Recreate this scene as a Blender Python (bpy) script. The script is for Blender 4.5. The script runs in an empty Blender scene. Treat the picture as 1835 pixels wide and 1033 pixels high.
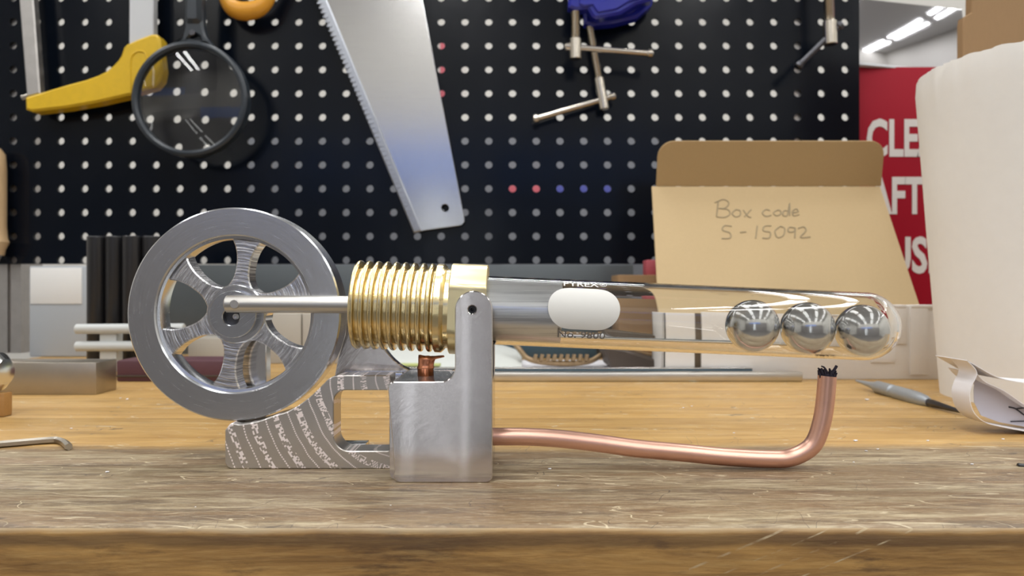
import bpy, bmesh, math, random
from mathutils import Vector, Matrix, noise
random.seed(7)
C = bpy.context.scene
COL = C.collection
S = 0.001                       # everything below is written in millimetres
PI = math.pi

# ------------------------------------------------------------------ camera
CAM_H, F = 70.0, 1300.0         # camera height over the bench top, focal length in pixels of a 1835 px frame
cam = bpy.data.cameras.new('camera'); cam_o = bpy.data.objects.new('camera', cam); COL.objects.link(cam_o)
cam.sensor_width = 36; cam.lens = 36 * F / 1835
cam.clip_start = 0.01; cam.clip_end = 30
cam_o.location = (0, 0, CAM_H * S); cam_o.rotation_euler = (PI / 2, 0, 0)
cam.dof.use_dof = True; cam.dof.focus_distance = 0.264; cam.dof.aperture_fstop = 19
C.camera = cam_o

# ------------------------------------------------------------------ world, lights, exposure
w = bpy.data.worlds.new('world'); C.world = w; w.use_nodes = True
w.node_tree.nodes['Background'].inputs[0].default_value = (0.85, 0.9, 1, 1)
w.node_tree.nodes['Background'].inputs[1].default_value = 0.5
C.view_settings.view_transform = 'Standard'; C.view_settings.look = 'None'
C.view_settings.gamma = 1; C.view_settings.use_curve_mapping = False
C.view_settings.exposure = -1.42

def area(name, loc, sx, sy, power, rz=0, color=(1, 1, 0.995)):
    l = bpy.data.lights.new(name, 'AREA'); l.shape = 'RECTANGLE'; l.size = sx; l.size_y = sy
    l.energy = power; l.color = color
    o = bpy.data.objects.new(name, l); COL.objects.link(o)
    o.location = loc; o.rotation_euler = (0, 0, rz)
    return o
LP = 34
for lx in (-1.75, -0.33, 1.0, 2.3):                       # rows of ceiling tubes running away from the bench
    for ly in (-2.0, -0.55, 0.9):
        for dx in (-0.09, 0.09):
            area('ceiling_tube', (lx + dx, ly, 1.86), 0.06, 1.2, LP / 2)
for lx in (-2.0, 0, 2.0):
    area('ceiling_tube', (lx, 2.2, 1.86), 1.2, 0.15, LP * 1.3)

# ------------------------------------------------------------------ node materials
def mat(name, color=(.8, .8, .8), rough=.5, metal=0, spec=.5, **kw):
    m = bpy.data.materials.new(name); m.use_nodes = True
    b = m.node_tree.nodes['Principled BSDF']
    b.inputs['Base Color'].default_value = (*color, 1)
    b.inputs['Roughness'].default_value = rough
    b.inputs['Metallic'].default_value = metal
    b.inputs['Specular IOR Level'].default_value = spec
    for k, v in kw.items():
        b.inputs[k.replace('_', ' ')].default_value = v
    return m
class G:
    """tiny node graph helper"""
    def __init__(s, m): s.m = m; s.t = m.node_tree; s.b = s.t.nodes['Principled BSDF']
    def n(s, typ, **kw):
        x = s.t.nodes.new(typ)
        for k, v in kw.items(): setattr(x, k, v)
        return x
    def l(s, a, b): s.t.links.new(a, b)
    def pos(s): return s.n('ShaderNodeNewGeometry').outputs['Position']
    def mapv(s, v, scale=(1, 1, 1), loc=(0, 0, 0), rot=(0, 0, 0)):
        x = s.n('ShaderNodeMapping'); s.l(v, x.inputs[0])
        x.inputs['Location'].default_value = loc; x.inputs['Scale'].default_value = scale; x.inputs['Rotation'].default_value = rot
        return x.outputs[0]
    def noise(s, v, scale=5, detail=3, rough=.5, dist=0):
        x = s.n('ShaderNodeTexNoise'); s.l(v, x.inputs['Vector'])
        x.inputs['Scale'].default_value = scale; x.inputs['Detail'].default_value = detail
        x.inputs['Roughness'].default_value = rough; x.inputs['Distortion'].default_value = dist
        return x.outputs['Fac']
    def math(s, op, a, b=None, c=None):
        x = s.n('ShaderNodeMath', operation=op)
        for i, q in enumerate((a, b, c)):
            if q is None: continue
            if isinstance(q, (int, float)): x.inputs[i].default_value = q
            else: s.l(q, x.inputs[i])
        return x.outputs[0]
    def ramp(s, f, stops):
        x = s.n('ShaderNodeValToRGB'); s.l(f, x.inputs[0]); e = x.color_ramp.elements
        while len(e) < len(stops): e.new(0.5)
        for q, (p, c) in zip(e, stops): q.position = p; q.color = (*c, 1) if len(c) == 3 else c
        return x.outputs[0]
    def step(s, f, a, b):
        x = s.n('ShaderNodeMapRange'); s.l(f, x.inputs[0])
        x.inputs[1].default_value = a; x.inputs[2].default_value = b
        return x.outputs[0]
    def mix(s, f, a, b, blend='MIX'):
        x = s.n('ShaderNodeMix', data_type='RGBA', blend_type=blend)
        if isinstance(f, (int, float)): x.inputs[0].default_value = f
        else: s.l(f, x.inputs[0])
        for i, q in ((6, a), (7, b)):
            if isinstance(q, tuple): x.inputs[i].default_value = (*q, 1)
            else: s.l(q, x.inputs[i])
        return x.outputs[2]
    def bump(s, h, strength=.3, dist=.0002):
        x = s.n('ShaderNodeBump'); s.l(h, x.inputs['Height'])
        x.inputs['Strength'].default_value = strength; x.inputs['Distance'].default_value = dist
        s.l(x.outputs[0], s.b.inputs['Normal'])
    def sep(s, v):
        x = s.n('ShaderNodeSeparateXYZ'); s.l(v, x.inputs[0]); return x.outputs
    def comb(s, a, b, c):
        x = s.n('ShaderNodeCombineXYZ')
        for i, q in enumerate((a, b, c)):
            if isinstance(q, (int, float)): x.inputs[i].default_value = q
            else: s.l(q, x.inputs[i])
        return x.outputs[0]
    def radial(s, cx, cz):
        """radius (mm) and angle about an axis along Y through cx, cz (mm)"""
        o = s.sep(s.pos())
        dx = s.math('SUBTRACT', s.math('MULTIPLY', o[0], 1000), cx); dz = s.math('SUBTRACT', s.math('MULTIPLY', o[2], 1000), cz)
        r = s.math('SQRT', s.math('ADD', s.math('MULTIPLY', dx, dx), s.math('MULTIPLY', dz, dz)))
        return r, s.math('ARCTAN2', dz, dx)

def m_speckle(name, color, rough, var=.12, scale=300, metal=0, bump=.1, stretch=(1, 1, 1)):
    m = mat(name, color, rough, metal); g = G(m)
    f = g.noise(g.mapv(g.pos(), stretch), scale, 5, .6)
    g.l(g.mix(f, tuple(c * (1 - var) for c in color), tuple(min(1, c * (1 + var)) for c in color)), g.b.inputs['Base Color'])
    if bump: g.bump(f, bump, .0004)
    return m

def m_brushed(name, color, rough, cx, cz, fine=6.0, bump=.05, aniso=0):
    """metal with turned or milled marks that run round an axis along Y"""
    m = mat(name, color, rough, 1); g = G(m)
    r, a = g.radial(cx, cz)
    f = g.noise(g.comb(g.math('MULTIPLY', r, fine), g.math('MULTIPLY', a, 3), 0), 1, 4, .65)
    g.l(g.step(f, .25, .9), g.n('ShaderNodeMath').inputs[0])
    g.l(g.math('MULTIPLY_ADD', f, rough * .9, rough * .55), g.b.inputs['Roughness'])
    g.bump(f, bump, .0002)
    return m

M = {}
def m_streaked(name, color, cx, cz):
    """face milled smooth, with a faint second lobe that draws lamps into upright streaks"""
    m = m_brushed(name, color, .10, cx, cz, 7, .10); g = G(m)
    an = g.n('ShaderNodeBsdfAnisotropic'); an.inputs['Color'].default_value = (*color, 1)
    an.inputs['Roughness'].default_value = .14; an.inputs['Anisotropy'].default_value = .9
    tg = g.n('ShaderNodeCombineXYZ'); tg.inputs[0].default_value = 1; g.l(tg.outputs[0], an.inputs['Tangent'])
    mx = g.n('ShaderNodeMixShader'); mx.inputs[0].default_value = .15
    g.l(g.b.outputs[0], mx.inputs[1]); g.l(an.outputs[0], mx.inputs[2])
    g.l(mx.outputs[0], g.t.nodes['Material Output'].inputs['Surface']); return m
M['block_metal'] = m_streaked('block_metal', (.60, .57, .56), -16, 3)
M['wheel_metal'] = m_brushed('wheel_metal', (.62, .63, .65), .24, -109.3, 59.7, 1.6, .012)
M['bright_metal'] = mat('bright_metal', (.80, .80, .80), .16, 1)
M['dark_metal'] = mat('dark_metal', (.10, .10, .11), .35, 1)
M['black'] = mat('black_plastic', (.012, .012, .014), .35)
M['ball_metal'] = m_speckle('ball_metal', (.72, .72, .71), .16, .05, 900, 1, .02)

# spokes: concentric tool marks
m = mat('spoke_metal', (.60, .60, .62), .25, 1); g = G(m)
r, a = g.radial(-109.3, 59.7)
f = g.noise(g.comb(g.math('MULTIPLY', r, 1.1), g.math('MULTIPLY', a, 1.5), 0), 1, 3, .6)
g.l(g.ramp(f, [(.36, (.42, .42, .44)), (.5, (.64, .64, .66)), (.6, (.90, .90, .91))]), g.b.inputs['Base Color'])
g.bump(f, .3, .0010); M['spoke_metal'] = m

# bracket: swept milling marks made of little bright dashes
m = mat('milled_metal', (.45, .43, .41), .32, 1); g = G(m)
r, a = g.radial(-38, 36)
wob = g.noise(g.mapv(g.pos(), (60, 60, 60)), 1, 2)
rr = g.math('ADD', r, g.math('MULTIPLY', wob, 3))
ph = g.math('FRACT', g.math('DIVIDE', rr, 9.0))
band = g.math('COMPARE', ph, .35, .14)
cell = g.n('ShaderNodeTexWhiteNoise', noise_dimensions='3D')
g.l(g.comb(g.math('FLOOR', g.math('MULTIPLY', r, 1.3)), g.math('FLOOR', g.math('MULTIPLY', a, 85)), 0), cell.inputs['Vector'])
dash = g.math('GREATER_THAN', cell.outputs['Value'], .45)
thin = g.math('COMPARE', ph, .80, .03)
thind = g.math('MULTIPLY', thin, g.math('GREATER_THAN', g.math('FRACT', g.math('MULTIPLY', a, 60)), .35))
mask = g.math('MAXIMUM', g.math('MULTIPLY', band, dash), thind)
g.l(g.mix(mask, (.56, .53, .50), (1.0, .93, .92)), g.b.inputs['Base Color'])
g.l(g.math('MULTIPLY_ADD', mask, .30, .36), g.b.inputs['Roughness'])
g.bump(mask, .12, .0002); M['milled_metal'] = m

# brass with fine lines along the turning
m = mat('brass', (.83, .63, .26), .21, 1); g = G(m)
f = g.noise(g.mapv(g.pos(), (900, 60, 60)), 1, 3)
g.l(g.mix(f, (.78, .63, .33), (.90, .77, .46)), g.b.inputs['Base Color']); M['brass'] = m
m = mat('brass_flat', (.90, .78, .46), .3, 1); M['brass_flat'] = m
m = m_speckle('copper', (.82, .49, .38), .38, .12, 120, 1, .05, (.3, 1, 1)); M['copper'] = m
M['copper_dark'] = m_speckle('copper_dark', (.62, .26, .15), .3, .2, 260, 1, .2)
M['char'] = m_speckle('charred_wick', (.035, .028, .045), .9, .6, 900, 0, .6)
M['glass'] = mat('clear_glass', (.985, .99, .985), .0, 0, IOR=1.47, Transmission_Weight=1)
M['lens'] = mat('lens_glass', (.97, .97, .96), .0, 0, IOR=1.5, Transmission_Weight=1)
M['print'] = mat('white_print', (.72, .71, .67), .6)
M['lightprint'] = mat('light_print', (.62, .61, .60), .5)
M['greyprint'] = mat('grey_print', (.22, .21, .20), .6)

# bench wood
def wood(name, worn):
    m = mat(name, (.5, .3, .1), .5); g = G(m)
    p = g.pos(); oi = g.n('ShaderNodeObjectInfo').outputs['Random']
    off = g.n('ShaderNodeVectorMath', operation='ADD'); g.l(p, off.inputs[0])
    g.l(g.comb(g.math('MULTIPLY', oi, 3), 0, 0), off.inputs[1]); v = off.outputs[0]
    grain = g.noise(g.mapv(v, (9, 130, 130)), 1.6, 8, .68, .6)
    fleck = g.noise(g.mapv(v, (60, 620, 620)), 1, 5, .7)
    fine = g.noise(g.mapv(v, (150, 1500, 1500)), 1, 3, .7)
    col = g.ramp(grain, [(.30, (.34, .18, .05)), (.45, (.45, .265, .085)), (.6, (.53, .33, .115)), (.76, (.60, .40, .16))])
    col = g.mix(g.math('MULTIPLY', g.step(fleck, .50, .72), .45), col, (.25, .13, .045))
    y = g.sep(p)[1]; x = g.sep(p)[0]; z = g.sep(p)[2]
    def lines(scale, rot, seed, width, dens):
        n1 = g.noise(g.mapv(g.mapv(p, (1, 1, 1), (seed, seed * .7, 0), (0, 0, rot)), scale), 1, 1.5, .4)
        gate = g.step(g.noise(g.mapv(p, (26, 34, 1), (seed * 2, .3, 0)), 1, 2), dens, dens + .05)
        return g.math('MULTIPLY', g.math('COMPARE', n1, .5, width), gate)
    if worn:
        big = g.noise(g.mapv(p, (7, 30, 1)), 1, 6, .65)
        wy = g.math('ADD', y, g.math('MULTIPLY', g.math('SUBTRACT', big, .5), .055))
        wz = g.step(wy, .328, .312)
        wcol = g.ramp(g.noise(g.mapv(v, (22, 190, 190)), 1.4, 9, .76, .8), [(.36, (.13, .095, .055)), (.45, (.25, .19, .115)), (.54, (.35, .285, .18)), (.64, (.47, .40, .27))])
        brown = g.step(g.noise(g.mapv(p, (6, 42, 1), (.3, 0, 0)), 1, 7, .68), .46, .54)
        wcol = g.mix(g.math('MULTIPLY', brown, .7), wcol, (.17, .10, .05))
        wcol = g.mix(g.math('MULTIPLY', g.step(g.noise(g.mapv(p, (13, 95, 1), (.9, 0, 0)), 1, 7, .72), .53, .59), .65), wcol, (.075, .055, .042))
        wcol = g.mix(g.math('MULTIPLY', g.step(fleck, .50, .58), .5), wcol, (.13, .09, .055))
        wcol = g.mix(g.math('MULTIPLY', g.step(fine, .56, .64), .5), wcol, (.52, .44, .31))
        col = g.mix(g.math('MULTIPLY', wz, .93), col, wcol)
        st = g.step(g.noise(g.mapv(p, (12, 70, 1), (.17, 0, 0)), 1, 6, .68), .60, .70)
        col = g.mix(g.math('MULTIPLY', st, .5), col, (.15, .10, .06))
        for sc, rot, seed, wd, dens, c, k in (((26, 90, 1), .30, 1.3, .003, .50, (.60, .51, .34), .8), ((30, 80, 1), -.5, 4.1, .0025, .53, (.09, .065, .045), .8),
                                      ((70, 24, 1), .2, 7.7, .0018, .54, (.10, .075, .055), .7), ((12, 110, 1), .07, 2.9, .0035, .48, (.63, .54, .37), .6)):
            col = g.mix(g.math('MULTIPLY', lines(sc, rot, seed, wd, dens), k), col, c)
    else:
        col = g.mix(1.0, (.34, .185, .055), (1, 1, 1), 'MULTIPLY')
        n2 = g.noise(g.mapv(p, (14, 1, 150)), 1, 8, .72, .6)
        col = g.mix(g.step(n2, .38, .66), (.42, .235, .07), (.17, .085, .026))
        col = g.mix(g.math('MULTIPLY', g.step(g.noise(g.mapv(p, (28, 1, 120), (.4, 0, 0)), 1, 6, .7), .58, .68), .6), col, (.06, .03, .015))
        col = g.mix(g.math('MULTIPLY', g.step(g.noise(g.mapv(p, (60, 1, 700)), 1, 4, .7), .5, .7), .4), col, (.50, .32, .12))
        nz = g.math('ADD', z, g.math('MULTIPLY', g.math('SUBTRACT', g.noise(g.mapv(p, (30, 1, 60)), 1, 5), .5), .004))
        dk = g.math('MULTIPLY', g.step(nz, -.0018, -.0030), g.step(nz, -.0068, -.0050))     # darker band under the nosing
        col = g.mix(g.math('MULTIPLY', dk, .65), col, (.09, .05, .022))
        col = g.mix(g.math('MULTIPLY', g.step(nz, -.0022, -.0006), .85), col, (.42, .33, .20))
        # a few long gouges slanting across the edge
        xs_ = g.math('SUBTRACT', x, .085)
        for dx_, w_ in ((0, .0011), (.011, .0007), (-.014, .0008), (.024, .0012)):
            ln = g.math('COMPARE', g.math('ADD', z, g.math('ADD', .009 - 0.0, g.math('MULTIPLY', g.math('ADD', xs_, dx_), -.42))), 0, w_ * .28)
            ok = g.math('MULTIPLY', g.math('LESS_THAN', x, .118), g.math('GREATER_THAN', x, .052))
            col = g.mix(g.math('MULTIPLY', g.math('MULTIPLY', ln, ok), g.step(g.noise(g.mapv(p, (160, 1, 400)), 1, 3), .45, .75)), col, (.50, .40, .25))
    hv = g.n('ShaderNodeHueSaturation'); g.l(col, hv.inputs['Color'])
    g.l(g.math('MULTIPLY_ADD', oi, .18, .91), hv.inputs['Value'])
    g.l(hv.outputs[0], g.b.inputs['Base Color'])
    g.l(g.math('MULTIPLY_ADD', fleck, .3, .30 if worn else .4), g.b.inputs['Roughness'])
    g.bump(g.math('ADD', grain, g.math('MULTIPLY', fleck, .6)), .4, .0006)
    return m
M['bench_top'] = wood('bench_top_wood', True)
M['bench_edge'] = wood('bench_edge_wood', False)
M['light_wood'] = m_speckle('light_wood', (.62, .43, .24), .5, .15, 60, 0, .1, (8, 8, 1))
M['dark_wood'] = m_speckle('dark_wood', (.36, .19, .06), .35, .2, 60, 0, .1, (1, 8, 8))
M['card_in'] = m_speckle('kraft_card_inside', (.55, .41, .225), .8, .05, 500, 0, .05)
M['card_shaded'] = m_speckle('kraft_card_shaded', (.40, .27, .125), .8, .05, 500, 0, .05)  # lid kraft darkened: shade of the forward tilt put into the colour
M['card_brown'] = m_speckle('brown_cardboard', (.33, .20, .095), .8, .07, 120, 0, .1, (6, 6, 1))
M['card_white'] = m_speckle('white_card', (.74, .71, .67), .6, .03, 300, 0, .03)
M['foam'] = m_speckle('white_foam', (.84, .82, .78), .75, .03, 130, 0, .12)
M['paper'] = m_speckle('paper', (.80, .79, .82), .7, .02, 200, 0, .02)
M['pegboard'] = mat('black_pegboard', (.0025, .0045, .009), .22, 0, .22)
g = G(M['pegboard']); f = g.noise(g.mapv(g.pos(), (14, 14, 9)), 1, 3); g.bump(f, .25, .003)
g.l(g.math('MULTIPLY_ADD', f, .2, .08), g.b.inputs['Roughness'])
M['yellow'] = m_speckle('yellow_paint', (.72, .46, .01), .4, .12, 150, 0, .1)
M['orange'] = m_speckle('orange_plastic', (.72, .33, .03), .35, .08, 100, 0, .05)
M['blue'] = m_speckle('blue_enamel', (.012, .018, .30), .25, .15, 60, 0, .1)
M['magnifier'] = mat('grey_blue_plastic', (.022, .030, .040), .34)
M['nickel'] = mat('nickel', (.66, .61, .53), .24, 1)
M['saw'] = m_speckle('saw_steel', (.60, .60, .60), .17, .06, 40, 1, .02, (1, 1, 12))
M['saw_edge'] = m_speckle('saw_edge_steel', (.42, .44, .48), .35, .25, 500, 1, .1)
M['frame_steel'] = m_speckle('frame_steel', (.50, .48, .46), .45, .15, 90, 1, .05)
M['white_paint'] = mat('pale_paint', (.62, .64, .66), .35)
M['aluminium_sheet'] = m_speckle('aluminium_sheet', (.11, .125, .135), .42, .06, 60, .5, .02)
M['aluminium_rail'] = m_speckle('aluminium_rail', (.62, .60, .56), .35, .08, 80, 1, .02)
M['ground_steel'] = m_speckle('ground_steel', (.44, .40, .34), .38, .15, 50, 1, .04)
M['maroon'] = m_speckle('maroon_cover', (.085, .03, .04), .55, .15, 80, 0, .05)
M['cream'] = m_speckle('cream_card', (.44, .41, .355), .6, .03, 80, 0, .02)
M['red_sign'] = mat('red_sign', (.33, .006, .02), .5, 0, .15)
M['sign_white'] = mat('sign_white', (.72, .69, .66), .5)
M['pencil'] = mat('pencil_mark', (.34, .275, .17), .7)
M['ink'] = mat('ink', (.02, .02, .03), .5)
M['grey_plastic'] = mat('grey_plastic', (.52, .54, .53), .4)
M['wall_white'] = mat('wall_paint', (.62, .60, .56), .8)
M['wall_warm'] = mat('wall_paint_dim', (.23, .215, .21), .8)
M['gap'] = mat('painted_gap_shade', (.12, .085, .05), .9)
M['pink'] = mat('pink_card', (.50, .10, .13), .6)
M['dark_blue'] = mat('dark_blue_card', (.04, .08, .11), .5)
M['knurl'] = m_speckle('knurled_metal', (.40, .43, .46), .42, .25, 1500, .7, .5)
M['mirror'] = m_speckle('glossy_panel', (.70, .70, .74), .06, .03, 8, 1, .02)
M['reflection_blue'] = mat('blue_reflection_band', (.20, .36, .95), .5)
M['floor'] = m_speckle('floor_concrete', (.13, .12, .115), .6, .1, 6)
M['ceiling'] = mat('ceiling_paint', (.60, .59, .57), .9)
M['cabinet'] = mat('grey_cabinet', (.11, .115, .13), .5)
M['yellow_green'] = mat('yellow_green_print', (.55, .58, .10), .6)
M['white_bag'] = m_speckle('white_bag', (.66, .68, .64), .5, .05, 80, 0, .1)
M['tooth_brown'] = m_speckle('aged_brass', (.32, .22, .12), .45, .3, 200, .5, .1)
M['dark_brown'] = m_speckle('shadow_and_band_brown', (.06, .042, .03), .6, .3, 80, 0, .1)

# ------------------------------------------------------------------ mesh helpers (mm, world axes)
def P(px, py, Y):
    return Vector(((px - 917.5) * Y / F, Y, CAM_H - (py - 516.5) * Y / F))
def link(o, parent=None):
    COL.objects.link(o)
    if parent is not None: o.parent = parent
def wloc(o):
    v = Vector((0, 0, 0))
    while o is not None: v = v + o.location; o = o.parent
    return v / S
def thing(name, origin, label, cat, group=None, kind=None):
    o = bpy.data.objects.new(name, None); o.empty_display_size = .01
    o.location = Vector(origin) * S; link(o)
    tag(o, label, cat, group, kind); return o
def tag(o, label=None, cat=None, group=None, kind=None):
    if label: o['label'] = label
    if cat: o['category'] = cat
    if group: o['group'] = group
    if kind: o['kind'] = kind
    return o
def obj(name, bm, m, parent=None, origin=None, sharp=35, label=None, kind=None):
    bmesh.ops.recalc_face_normals(bm, faces=bm.faces)
    me = bpy.data.meshes.new(name)
    if parent is not None: org = wloc(parent); loc = Vector((0, 0, 0))
    else:
        if origin is None:
            xs = [v.co.x for v in bm.verts]; ys = [v.co.y for v in bm.verts]; zs = [v.co.z for v in bm.verts]
            origin = ((min(xs) + max(xs)) / 2, (min(ys) + max(ys)) / 2, min(zs))
        org = Vector(origin); loc = org
    for v in bm.verts: v.co = (v.co - org) * S
    bm.to_mesh(me); bm.free()
    me.materials.append(M[m] if isinstance(m, str) else m)
    for p in me.polygons: p.use_smooth = True
    me.set_sharp_from_angle(angle=math.radians(sharp))
    o = bpy.data.objects.new(name, me)
    o.location = loc * S if parent is None else (0, 0, 0)
    link(o, parent)
    if label: o['label'] = label
    if kind: o['kind'] = kind
    return o
def B(): return bmesh.new()
def box(bm, x0, x1, y0, y1, z0, z1, bev=0, mtx=None):
    t = bmesh.new(); bmesh.ops.create_cube(t, size=1)
    for v in t.verts:
        v.co = Vector(((x0 + x1) / 2 + v.co.x * (x1 - x0), (y0 + y1) / 2 + v.co.y * (y1 - y0), (z0 + z1) / 2 + v.co.z * (z1 - z0)))
    if bev: bmesh.ops.bevel(t, geom=t.edges[:], offset=bev, segments=2, affect='EDGES', profile=.5)
    merge(bm, t, mtx); return bm
def merge(bm, t, mtx=None):
    if mtx is not None: bmesh.ops.transform(t, matrix=mtx, verts=t.verts)
    me = bpy.data.meshes.new('tmp'); t.to_mesh(me); t.free(); bm.from_mesh(me); bpy.data.meshes.remove(me)
def area2(p): return sum(p[i][0] * p[(i + 1) % len(p)][1] - p[(i + 1) % len(p)][0] * p[i][1] for i in range(len(p))) / 2
def inset(p, d):
    n = len(p); out = []
    for i in range(n):
        a = Vector(p[i - 1]); b = Vector(p[i]); c = Vector(p[(i + 1) % n])
        e1 = (b - a); e2 = (c - b)
        if e1.length < 1e-6 or e2.length < 1e-6: out.append(tuple(b)); continue
        e1.normalize(); e2.normalize()
        n1 = Vector((-e1.y, e1.x)); n2 = Vector((-e2.y, e2.x)); m_ = n1 + n2
        if m_.length < 1e-6: m_ = n1
        m_.normalize(); k = d / max(.4, m_.dot(n1))
        out.append(tuple(b + m_ * k))
    return out
def prism(bm, outline, y0, y1, holes=(), bev=.4, mtx=None):
    """outline in (x, z), extruded from y0 to y1, front and back edges chamfered"""
    t = bmesh.new(); loops = []
    o = list(outline)
    if area2(o) < 0: o.reverse()
    loops.append(o)
    for h in holes:
        h = list(h)
        if area2(h) > 0: h.reverse()
        loops.append(h)
    capf, capb = [], []
    for lp in loops:
        ins = inset(lp, bev) if bev else lp
        rings = ([(ins, y0), (lp, y0 + bev), (lp, y1 - bev), (ins, y1)] if bev else [(lp, y0), (lp, y1)])
        R = [[t.verts.new((x, y, z)) for x, z in q] for q, y in rings]
        n = len(lp)
        for a, b in zip(R, R[1:]):
            for i in range(n):
                t.faces.new((a[i], a[(i + 1) % n], b[(i + 1) % n], b[i]))
        for vs, cap in ((R[0], capf), (R[-1], capb)):
            for i in range(n): cap.append(t.edges.get((vs[i], vs[(i + 1) % n])))
    bmesh.ops.triangle_fill(t, use_beauty=True, edges=capf); bmesh.ops.triangle_fill(t, use_beauty=True, edges=capb)
    merge(bm, t, mtx); return bm
def rpoly(pts, seg=6):
    """points (x, z, radius) -> polygon with rounded corners"""
    out = []; n = len(pts)
    for i in range(n):
        p = Vector(pts[i][:2]); r = pts[i][2] if len(pts[i]) > 2 else 0
        if r <= 0: out.append(tuple(p)); continue
        a = (Vector(pts[i - 1][:2]) - p); b = (Vector(pts[(i + 1) % n][:2]) - p)
        ang = a.angle(b); d = r / math.tan(ang / 2); d = min(d, a.length * .499, b.length * .499); r = d * math.tan(ang / 2)
        a.normalize(); b.normalize(); cen = p + (a + b).normalized() * (r / math.sin(ang / 2))
        s0 = p + a * d - cen; s1 = p + b * d - cen
        t0 = math.atan2(s0.y, s0.x); t1 = math.atan2(s1.y, s1.x); dt = (t1 - t0 + PI) % (2 * PI) - PI
        for k in range(seg + 1):
            q = t0 + dt * k / seg; out.append((cen.x + r * math.cos(q), cen.y + r * math.sin(q)))
    return out
def ppoly(pts, Y): return [(P(x, y, Y).x, P(x, y, Y).z) for x, y in pts]
def lathe(bm, prof, seg=64, mtx=None, closed=False, a0=0, a1=2 * PI):
    """profile (u, r) spun about the local X axis"""
    t = bmesh.new(); rings = []
    for u, r in prof:
        if r < 1e-5: rings.append([t.verts.new((u, 0, 0))]); continue
        rings.append([t.verts.new((u, r * math.cos(2 * PI * k / seg), r * math.sin(2 * PI * k / seg))) for k in range(seg)])
    pairs = list(zip(rings, rings[1:])) + ([(rings[-1], rings[0])] if closed else [])
    for a, b in pairs:
        for k in range(seg):
            k2 = (k + 1) % seg
            if len(a) == 1 and len(b) == 1: continue
            if len(a) == 1: t.faces.new((a[0], b[k], b[k2]))
            elif len(b) == 1: t.faces.new((a[k], a[k2], b[0]))
            else: t.faces.new((a[k], a[k2], b[k2], b[k]))
    if not closed:
        for q in (rings[0], rings[-1]):
            if len(q) > 1: t.faces.new(q)
    merge(bm, t, mtx); return bm
def aim(p, q):
    """matrix taking local X onto p->q"""
    p = Vector(p); q = Vector(q)
    return Matrix.Translation(p) @ (q - p).to_track_quat('X', 'Z').to_matrix().to_4x4()
YAX = lambda x, y, z: Matrix.Translation((x, y, z)) @ Matrix.Rotation(PI / 2, 4, 'Z')      # local X -> world Y
ZAX = lambda x, y, z: Matrix.Translation((x, y, z)) @ Matrix.Rotation(-PI / 2, 4, 'Y')     # local X -> world Z
def rod(bm, p, q, r, seg=24, bev=None):
    L = (Vector(q) - Vector(p)).length; b = min(r * .25, .5) if bev is None else bev
    return lathe(bm, [(0, 0), (0, r - b), (b, r), (L - b, r), (L, r - b), (L, 0)], seg, aim(p, q))
def screw(bm, p, q, r, pitch=2.2):
    L = (Vector(q) - Vector(p)).length; n = int(L / pitch); pr = [(0, 0), (0, r * .8)]
    for i in range(n): pr += [((i + .5) * pitch, r), ((i + 1) * pitch, r * .78)]
    return lathe(bm, pr + [(L, 0)], 16, aim(p, q))
def smooth(pts, n=8):
    out = []
    for i in range(len(pts) - 1):
        a = Vector(pts[max(i - 1, 0)]); b = Vector(pts[i]); c = Vector(pts[i + 1]); d = Vector(pts[min(i + 2, len(pts) - 1)])
        for k in range(n):
            t = k / n
            out.append(.5 * ((2 * b) + (c - a) * t + (2 * a - 5 * b + 4 * c - d) * t * t + (3 * b - a - 3 * c + d) * t ** 3))
    out.append(Vector(pts[-1])); return out
def tube(bm, pts, r, seg=20, rfun=None, cap=True):
    t = bmesh.new(); n = len(pts); rings = []; up = None
    for i in range(n):
        d = (pts[min(i + 1, n - 1)] - pts[max(i - 1, 0)]).normalized()
        if up is None: up = Vector((0, 1, 0)) if abs(d.y) < .9 else Vector((0, 0, 1))
        s = d.cross(up).normalized(); up = s.cross(d).normalized()
        rr = rfun(i / (n - 1)) if rfun else r
        rings.append([t.verts.new(pts[i] + (s * math.cos(2 * PI * k / seg) + up * math.sin(2 * PI * k / seg)) * rr) for k in range(seg)])
    for a, b in zip(rings, rings[1:]):
        for k in range(seg): t.faces.new((a[k], a[(k + 1) % seg], b[(k + 1) % seg], b[k]))
    if cap: t.faces.new(rings[0]); t.faces.new(rings[-1])
    merge(bm, t); return bm
def ribbon(bm, pts, y0, y1, th):
    """sheet whose section (x, z) is extruded along Y with a thickness"""
    n = len(pts); t = bmesh.new(); A = []
    for i in range(n):
        d = (Vector(pts[min(i + 1, n - 1)]) - Vector(pts[max(i - 1, 0)])).normalized(); nn = Vector((-d.y, d.x)) * th
        p = Vector(pts[i]); q = p + nn
        A.append([t.verts.new((p.x, y0, p.y)), t.verts.new((p.x, y1, p.y)), t.verts.new((q.x, y1, q.y)), t.verts.new((q.x, y0, q.y))])
    for a, b in zip(A, A[1:]):
        for k in range(4): t.faces.new((a[k], a[(k + 1) % 4], b[(k + 1) % 4], b[k]))
    t.faces.new(A[0]); t.faces.new(A[-1]); merge(bm, t); return bm
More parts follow.
